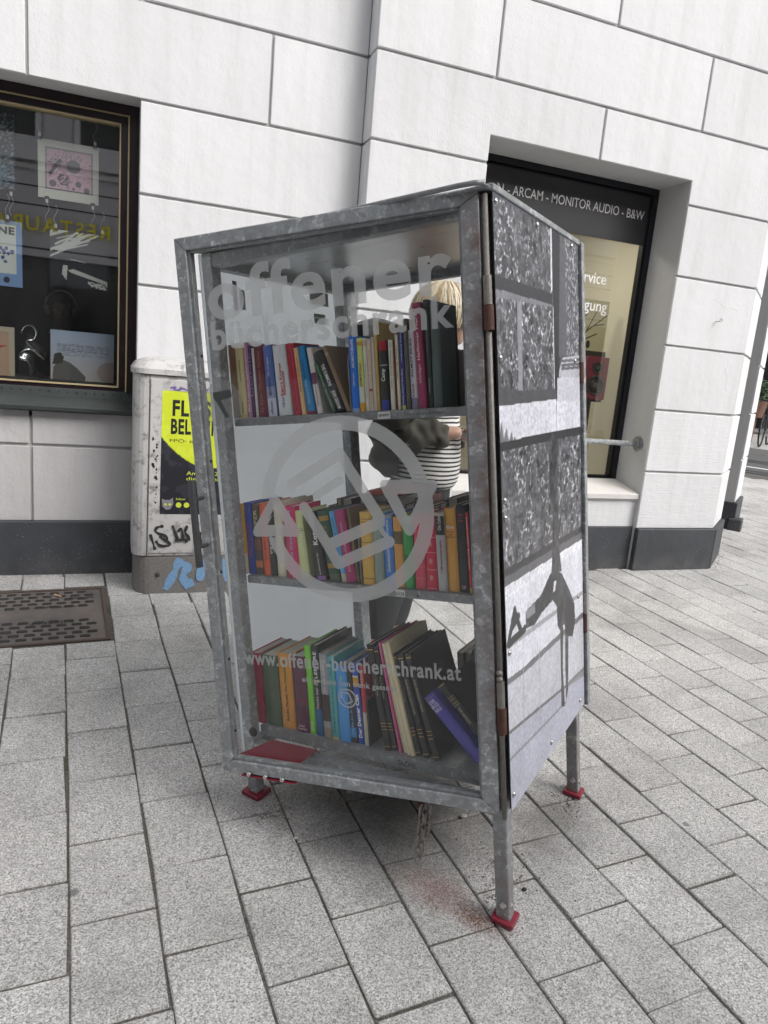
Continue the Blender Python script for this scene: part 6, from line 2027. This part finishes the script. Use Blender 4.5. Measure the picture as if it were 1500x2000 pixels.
def hang(name, cv_, x0, x1, z0, z1, y, label, tilt=0.0, cat='print', th=.0015):
    r_ = empty(name, Matrix.Translation(((x0 + x1) / 2, y, z0)) @ Matrix.Rotation(tilt, 4, 'Y'), label=label, cat=cat, group='prints hung in the gallery window')
    w_ = x1 - x0
    cv_.object('sheet', (-w_ / 2, 0, 0), (w_, 0, 0), (0, 0, z1 - z0), M_PAPER, r_, thick=(0, th, 0))
    return r_, w_, z1 - z0
r_, w_, h_ = hang('hanging_print', pk, -.408, -.096, 2.300, 2.605, YD, 'pink and grey drawing on white paper hanging by clips in the left window')
for x, z, d in ((-w_ / 2 + .045, 0, True), (w_ / 2 - .03, 0, True), (-w_ / 2 + .01, h_, False), (w_ / 2 - .02, h_, False)):
    clip(r_, x, z, -.004, d); hook(r_, x, (-.03 if d else h_ + .13), -.002, .10)
# blue-white poster
bl = Canvas(90, 120, srgb(128, 160, 206))
bl.fill((bl.X > .06) & (bl.X < .90) & (bl.Y > .20) & (bl.Y < .94), srgb(226, 226, 220))
for _ in range(60):
    x, y = rg.uniform(.35, .85), rg.uniform(.28, .62)
    if abs((y - .3) - (x - .4) * .6) < .13:
        bl.fill(bl.disc(x, y, rg.uniform(.015, .035)), srgb(58, 84, 140))
bl.fill(bl.disc(.74, .10, .05), srgb(24, 26, 40))
r_, w_, h_ = hang('hanging_poster', bl, -.80, -.492, 1.800, 2.150, YD, 'blue bordered white poster with a blue flower motif at the window edge', 0, 'poster')
text('lettering', 'NE', M_PBLK, r_, (w_ / 2 - .118, -.0008, h_ - .072), (1, 0, 0), (0, 0, 1), .082, .040, .04)
clip(r_, w_ / 2 - .07, h_, -.004, False); hook(r_, w_ / 2 - .07, h_ + .14, -.002, .12)
# black and white graphic
bw = Canvas(120, 120, srgb(22, 24, 36))
bw.fill(bw.Y > .55, srgb(54, 54, 58))
wh = srgb(216, 216, 210)
for k in range(16):
    x0_, y0_ = rg.uniform(-.1, .5), rg.uniform(.62, .95)
    bw.fill(bw.stroke([(x0_, y0_), (x0_ + rg.uniform(.2, .5), y0_ + rg.uniform(.12, .3))], rg.uniform(.014, .05)), wh)
bw.fill(bw.stroke([(0, .52), (.82, .98)], .03), wh)
bw.fill(bw.poly([(.30, .30), (.40, .33), (1, .16), (1, .10), (.36, .26)]), wh)
bw.fill(bw.poly([(.22, .38), (.30, .38), (.28, .12), (.20, .22)]), wh)
bw.fill(bw.poly([(.6, .14), (1, .10), (1, .0), (.75, .02)]) & (bw.noise(30, 30, 11, 2) > .45), wh)
bw.fill(bw.stroke([(.36, .50), (.62, .47)], .012), wh)
r_, w_, h_ = hang('hanging_print', bw, -.350, -.045, 1.835, 2.140, YD, 'black and white graphic print hanging below the pink drawing')
for x in (-w_ / 2 + .03, w_ / 2 - .03): clip(r_, x, h_, -.004, False); hook(r_, x, h_ + .13, -.002, .10)
# dark print at the left edge
dk = Canvas(70, 100, srgb(38, 46, 52))
dk.fill(dk.noise(30, 40, 21, 2) > .63, srgb(150, 160, 164))
for _ in range(30):
    a = rg.uniform(0, 6.28); dk.fill(dk.stroke([(.8, .2), (.8 + .3 * math.cos(a), .2 + .25 * math.sin(a))], .01), srgb(90, 130, 150))
r_, w_, h_ = hang('hanging_print', dk, -.86, -.522, 2.310, 2.700, YD, 'dark print with pale scratches hanging at the left edge of the window')
clip(r_, w_ / 2 - .02, 0, -.004, True); hook(r_, w_ / 2 - .02, -.03, -.002, .10)
# canvases standing on the board
cn = Canvas(110, 90, (0, 0, 0))
top_c, low_c = np.array(srgb(176, 190, 216)), np.array(srgb(206, 196, 194))
cn.c[:] = low_c + (top_c - low_c) * cn.Y[..., None]
cn.fill(np.hypot((cn.X - .95) * 1, (cn.Y - .2)) < .22, srgb(160, 120, 104), .5)
cn.fill((cn.X > .10) & (cn.X < .92) & (cn.Y > .50) & (cn.Y < .74) & (np.sin(cn.Y * 190) > .0) & (cn.noise(60, 60, 3, 2) > .42), srgb(96, 104, 124), .75)
cn.fill(cn.poly([(.03, .0), (.04, .25), (.16, .42), (.30, .36), (.42, .25), (.55, .08), (.54, 0)]), srgb(104, 100, 100))
cn.fill(cn.poly([(.03, .30), (.06, .52), (.15, .56), (.21, .46), (.18, .34)]), srgb(62, 58, 48))
cn.object('canvas_picture', (-.352, YD + .005, 1.302), (.346, 0, 0), (0, .012, .285), M_PAPER, thick=(0, .020, -.001))
tag(bpy.context.scene.objects['canvas_picture'], 'pale blue photo canvas of a person seen from behind, standing on the sill board', 'picture')
cr = Canvas(80, 90, srgb(196, 184, 160))
cr.fill((cr.X > .04) & (cr.X < .90) & (cr.Y < .90), srgb(196, 160, 136)); cr.fill(cr.poly([(.2, .62), (.88, .62), (.40, .40)]), srgb(196, 80, 56))
cr.object('canvas_picture', (-.84, YD + .005, 1.302), (.300, 0, 0), (0, .012, .275), M_PAPER, thick=(0, .020, -.001))
tag(bpy.context.scene.objects['canvas_picture.001'], 'cream canvas with an orange wedge at the left edge of the window', 'picture')
# bent metal band
bv_, bf_ = [], []
path = [(-.515, 1.545), (-.505, 1.590), (-.470, 1.610), (-.435, 1.590), (-.425, 1.545), (-.445, 1.520), (-.480, 1.528), (-.470, 1.505), (-.430, 1.470), (-.395, 1.440), (-.372, 1.425), (-.40, 1.44), (-.455, 1.49), (-.51, 1.46), (-.515, 1.42), (-.47, 1.425), (-.455, 1.38), (-.458, 1.305)]
wid = [.004, .004, .004, .005, .008, .012, .016, .020, .024, .026, .022, .02, .02, .024, .026, .024, .022, .026]
for k, (x, z) in enumerate(path):
    y = YD + .10 + .03 * math.sin(k * .8)
    bv_ += [(x - wid[k] * .5, y - .02, z - wid[k]), (x + wid[k] * .5, y + .02, z + wid[k])]
    if k: bf_.append((2 * k - 2, 2 * k, 2 * k + 1, 2 * k - 1))
me = bpy.data.meshes.new('metal_sculpture'); me.from_pydata(bv_, [], bf_)
sob = link_mesh('metal_sculpture', me, plain('polished_steel', (.62, .62, .62), .22, .95, .1))
md = sob.modifiers.new('sub', 'SUBSURF'); md.levels = md.render_levels = 2
md = sob.modifiers.new('thick', 'SOLIDIFY'); md.thickness = .003
for p in me.polygons: p.use_smooth = True
tag(sob, 'looped band of polished steel standing between the two canvases', 'sculpture')
# figure with headphones added inside in place of a reflection in the pane
HC = on_y((120, 606), 6.0)
fl_z = .45
Pq = lambda a, b, z: (HC[0] + b, HC[1] - a, HC[2] + z)
vis = empty('person', Matrix.Translation((HC[0], HC[1], fl_z)), label='figure in black with light headphones, standing in for a reflection in the left window', cat='person')
VI = vis.matrix_basis.inverted()
def vm_(name, me_, m):
    o = link_mesh(name, me_, m, vis); o.matrix_basis = VI.copy(); return o
vm_('body', skin_mesh('body', [(Pq(0, 0, -.60), .13, .10), (Pq(0, 0, -.40), .14, .10), (Pq(0, 0, -.24), .11, .09), (Pq(0, 0, -.16), .05), (Pq(.02, 0, -.10), .052), (Pq(.035, 0, -.05), .064), (Pq(.03, 0, .03), .076), (Pq(.02, 0, .08), .058), (Pq(.115, 0, -.012), .012),
    (Pq(0, -.18, -.24), .06), (Pq(0, -.22, -.50), .045), (Pq(.2, -.12, -.50), .034), (Pq(0, .18, -.24), .06), (Pq(0, .22, -.50), .045), (Pq(.2, .12, -.50), .034), (Pq(0, -.09, -.80), .085), (Pq(0, -.09, -1.20), .05), (Pq(0, .09, -.80), .085), (Pq(0, .09, -1.20), .05)],
    [(0, 1), (1, 2), (2, 3), (3, 4), (4, 5), (5, 6), (6, 7), (5, 8), (2, 9), (9, 10), (10, 11), (2, 12), (12, 13), (13, 14), (0, 15), (15, 16), (0, 17), (17, 18)]), skin_mat('tan_skin', (.30, .17, .12)))
vm_('jacket', skin_mesh('jacket', [(Pq(0, 0, -.70), .165, .14), (Pq(0, 0, -.42), .17, .14), (Pq(0, 0, -.25), .13, .11), (Pq(0, 0, -.165), .07), (Pq(0, -.18, -.25), .085), (Pq(0, -.235, -.50), .07), (Pq(.17, -.14, -.51), .05), (Pq(0, .18, -.25), .085), (Pq(0, .235, -.50), .07), (Pq(.17, .14, -.51), .05)],
    [(0, 1), (1, 2), (2, 3), (2, 4), (4, 5), (5, 6), (2, 7), (7, 8), (8, 9)]), M_BLKC)
vm_('trousers', skin_mesh('trousers', [(Pq(0, 0, -.62), .15, .12), (Pq(0, -.09, -.80), .10), (Pq(0, -.09, -1.25), .07), (Pq(0, .09, -.80), .10), (Pq(0, .09, -1.25), .07)], [(0, 1), (1, 2), (0, 3), (3, 4)]), M_BLKC)
k_ = MB(); k_.sphere(Pq(-.012, 0, .045), .094, 20, 14, (1.0, 1.08, 1.02)); hm = k_.mesh('hair', 0, True)
vm_('hair', hm, plain('black_hair', (.012, .010, .010), .5))
for sgn in (-1, 1):
    k_ = MB(); k_.sphere(Pq(.10, sgn * .027, .006), .009, 8, 6, (1, 1, .5)); vm_('eye', k_.mesh('eye', 0, True), M_CLIPK)
    k_ = MB(); k_.cyl(Pq(.01, sgn * .078, -.005), Pq(.01, sgn * .108, -.005), .036, .032, 18); vm_('ear_cup', k_.mesh('ear_cup', .006, True), plain('silver_plastic', (.55, .55, .54), .35))
k_ = MB(); k_.sphere(Pq(.100, 0, -.055), .014, 10, 6, (.5, 1.3, .4)); vm_('mouth', k_.mesh('mouth', 0, True), M_LIP)
k_ = MB(); k_.tube([Pq(.01, .112 * math.sin(a), .005 + .132 * math.cos(a)) for a in np.linspace(-1.55, 1.55, 20)], .009, 8); vm_('headband', k_.mesh('headband', 0, True), plain('silver_plastic', (.55, .55, .54), .35))

# ================================================================== across the tram street
BKL = on_ground((1481, 880))
bike = empty('bicycle', Matrix.Translation((BKL[0], BKL[1], gz(BKL[0], BKL[1]) + .072)) @ Matrix.Rotation(math.radians(33), 4, 'Z'), label='black bicycle parked across the tram street at the right edge', cat='bicycle')
M_BIKE = plain('black_bike_paint', (.012, .013, .015), .35)
wl = None
for x in (0, 1.02):
    w_ = MB(); w_.tube([(x + .33 * math.cos(a), 0, .345 + .33 * math.sin(a)) for a in np.linspace(0, 2 * math.pi, 32, endpoint=False)], .018, 8, True)
    wo_ = w_.build('wheel', M_BLACK, bike, 0, True)
    sp_ = MB()
    for k in range(16):
        a = 2 * math.pi * k / 16; sp_.cyl((x, .02 * (-1) ** k, .345), (x + .315 * math.cos(a), 0, .345 + .315 * math.sin(a)), .0015, n=4)
    sp_.cyl((x, -.04, .345), (x, .04, .345), .022, n=10)
    sp_.build('spokes', M_BOLT, wo_)
fr = MB()
for a, b_ in (((0, .06, .345), (.14, .02, .80)), ((0, -.06, .345), (.14, -.02, .80)), ((.14, 0, .80), (.17, 0, .95)), ((.16, 0, .84), (.62, 0, .78)), ((.15, 0, .72), (.58, 0, .30)), ((.58, 0, .30), (.66, 0, .90)), ((.58, .04, .30), (1.02, .05, .345)), ((.58, -.04, .30), (1.02, -.05, .345)), ((.64, .03, .76), (1.02, .05, .345)), ((.64, -.03, .76), (1.02, -.05, .345))):
    fr.cyl(a, b_, .015, n=8)
fr.build('frame', M_BIKE, bike)
hbk = MB(); hbk.tube([(.26, -.28, .99), (.16, -.22, 1.0), (.14, 0, .97), (.16, .22, 1.0), (.26, .28, .99)], .013, 8); hbk.build('handlebar', M_BIKE, bike, 0, True)
sd_ = MB(); sd_.sphere((.68, 0, .93), .13, 12, 8, (1, .6, .28)); sd_.build('saddle', M_BLACK, bike, 0, True)
pd = MB(); pd.cyl((.58, -.06, .30), (.58, .06, .30), .085, n=18); pd.cyl((.58, .09, .30), (.70, .10, .20), .010, n=6); pd.cyl((.58, -.09, .30), (.46, -.10, .40), .010, n=6); pd.build('crank', M_BOLT, bike)
# second row: planter and the house behind
PLT = street(DF + 1.6, .9)
pz_ = gz(*PLT) + .07
plr = empty('planter', Matrix.Translation((PLT[0], PLT[1], pz_)), label='terracotta planter with green shrub beside the parked bicycle', cat='planter')
k_ = MB(); k_.cyl((0, 0, .55), (0, 0, .95), .24, .32, 20); k_.cyl((0, 0, .0), (0, 0, .55), .12, .14, 12); k_.build('pot', plain('terracotta', (.16, .085, .06), .8), plr)
lv, lf = [], []
rq = random.Random(2)
for _ in range(700):
    a, b_, r0 = rq.uniform(0, 6.28), rq.uniform(-.4, 1.4), rq.uniform(.1, .45)
    c_ = Vector((r0 * math.cos(a) * math.cos(b_), r0 * math.sin(a) * math.cos(b_), 1.02 + r0 * math.sin(b_)))
    d1 = Vector((rq.gauss(0, 1), rq.gauss(0, 1), rq.gauss(0, 1))).normalized() * .05; d2 = d1.orthogonal().normalized() * .022
    n0 = len(lv); lv += [tuple(c_ - d1), tuple(c_ + d2), tuple(c_ + d1), tuple(c_ - d2)]; lf.append((n0, n0 + 1, n0 + 2, n0 + 3))
me = bpy.data.meshes.new('foliage'); me.from_pydata(lv, [], lf); link_mesh('foliage', me, plain('leaf_green', (.045, .085, .03), .6, 0, .5, 12), plr)
k_ = MB()
for _ in range(6):
    a = rq.uniform(0, 6.28); k_.cyl((0, 0, .9), (.2 * math.cos(a), .2 * math.sin(a), 1.25), .012, .005, 6)
k_.build('stems', plain('bark', (.06, .045, .03), .9), plr)
def s_tf(q):
    x, y = street(q[0], q[1]); return (x, y, q[2])
FB0 = DF + 4.2
fb = empty('far_house', Matrix.Translation((*street(FB0, 0), gz(*street(FB0, 0)))), label='dark glazed ground floor of the house beyond the tram street', cat='house')
FI = fb.matrix_basis.inverted()
def fbp(name, m, parent, *bx):
    k_ = MB(s_tf)
    for b_ in bx: k_.box(*b_)
    o = k_.build(name, m, parent)
    if parent is fb: o.matrix_basis = FI.copy()
    return o
fbp('wall', plain('grey_stone_front', (.30, .30, .31), .8), fb, (FB0, FB0 + 6, -20, 10, .3, 12))
for k in range(-8, 5):
    wv = fbp('window', plain('pale_metal_frame', (.46, .46, .47), .4, .4), fb, (FB0 - .06, FB0 - .002, k * 1.7, k * 1.7 + 1.55, .75, 4.1))
    fbp('pane', plain('dark_shop_pane', (.018, .02, .022), .12), wv, (FB0 - .07, FB0 - .061, k * 1.7 + .08, k * 1.7 + 1.47, .85, 4.0))

# small stones and paper bits on the paving
M_PEB = plain('pebble', (.40, .38, .35), .8, 0, .3, 60)
for px, r0, m, lab in (((577, 1638), .006, M_PWHT, 'tiny white paper bit in a joint in front of the bookcase'), ((905, 1596), .011, M_PEB, 'round grey pebble lying behind the front foot under the bookcase'), ((382, 1367), .005, M_PWHT, 'tiny white chip on the paving left of the bookcase'),
        ((682, 1549), .010, M_PEB, 'small pebble under the middle of the bookcase door'), ((1024, 1738), .007, M_BLACK, 'black speck of gum right of the front foot'), ((563, 1596), .007, M_PEB, 'small stone in a joint below the left foot')):
    q = on_ground(px)
    k_ = MB(); k_.sphere((q[0], q[1], q[2] + r0 * .35), r0, 10, 6, (1.2, .9, .55)); tag(k_.build('pebble', m, None, 0, True), lab, 'pebble')
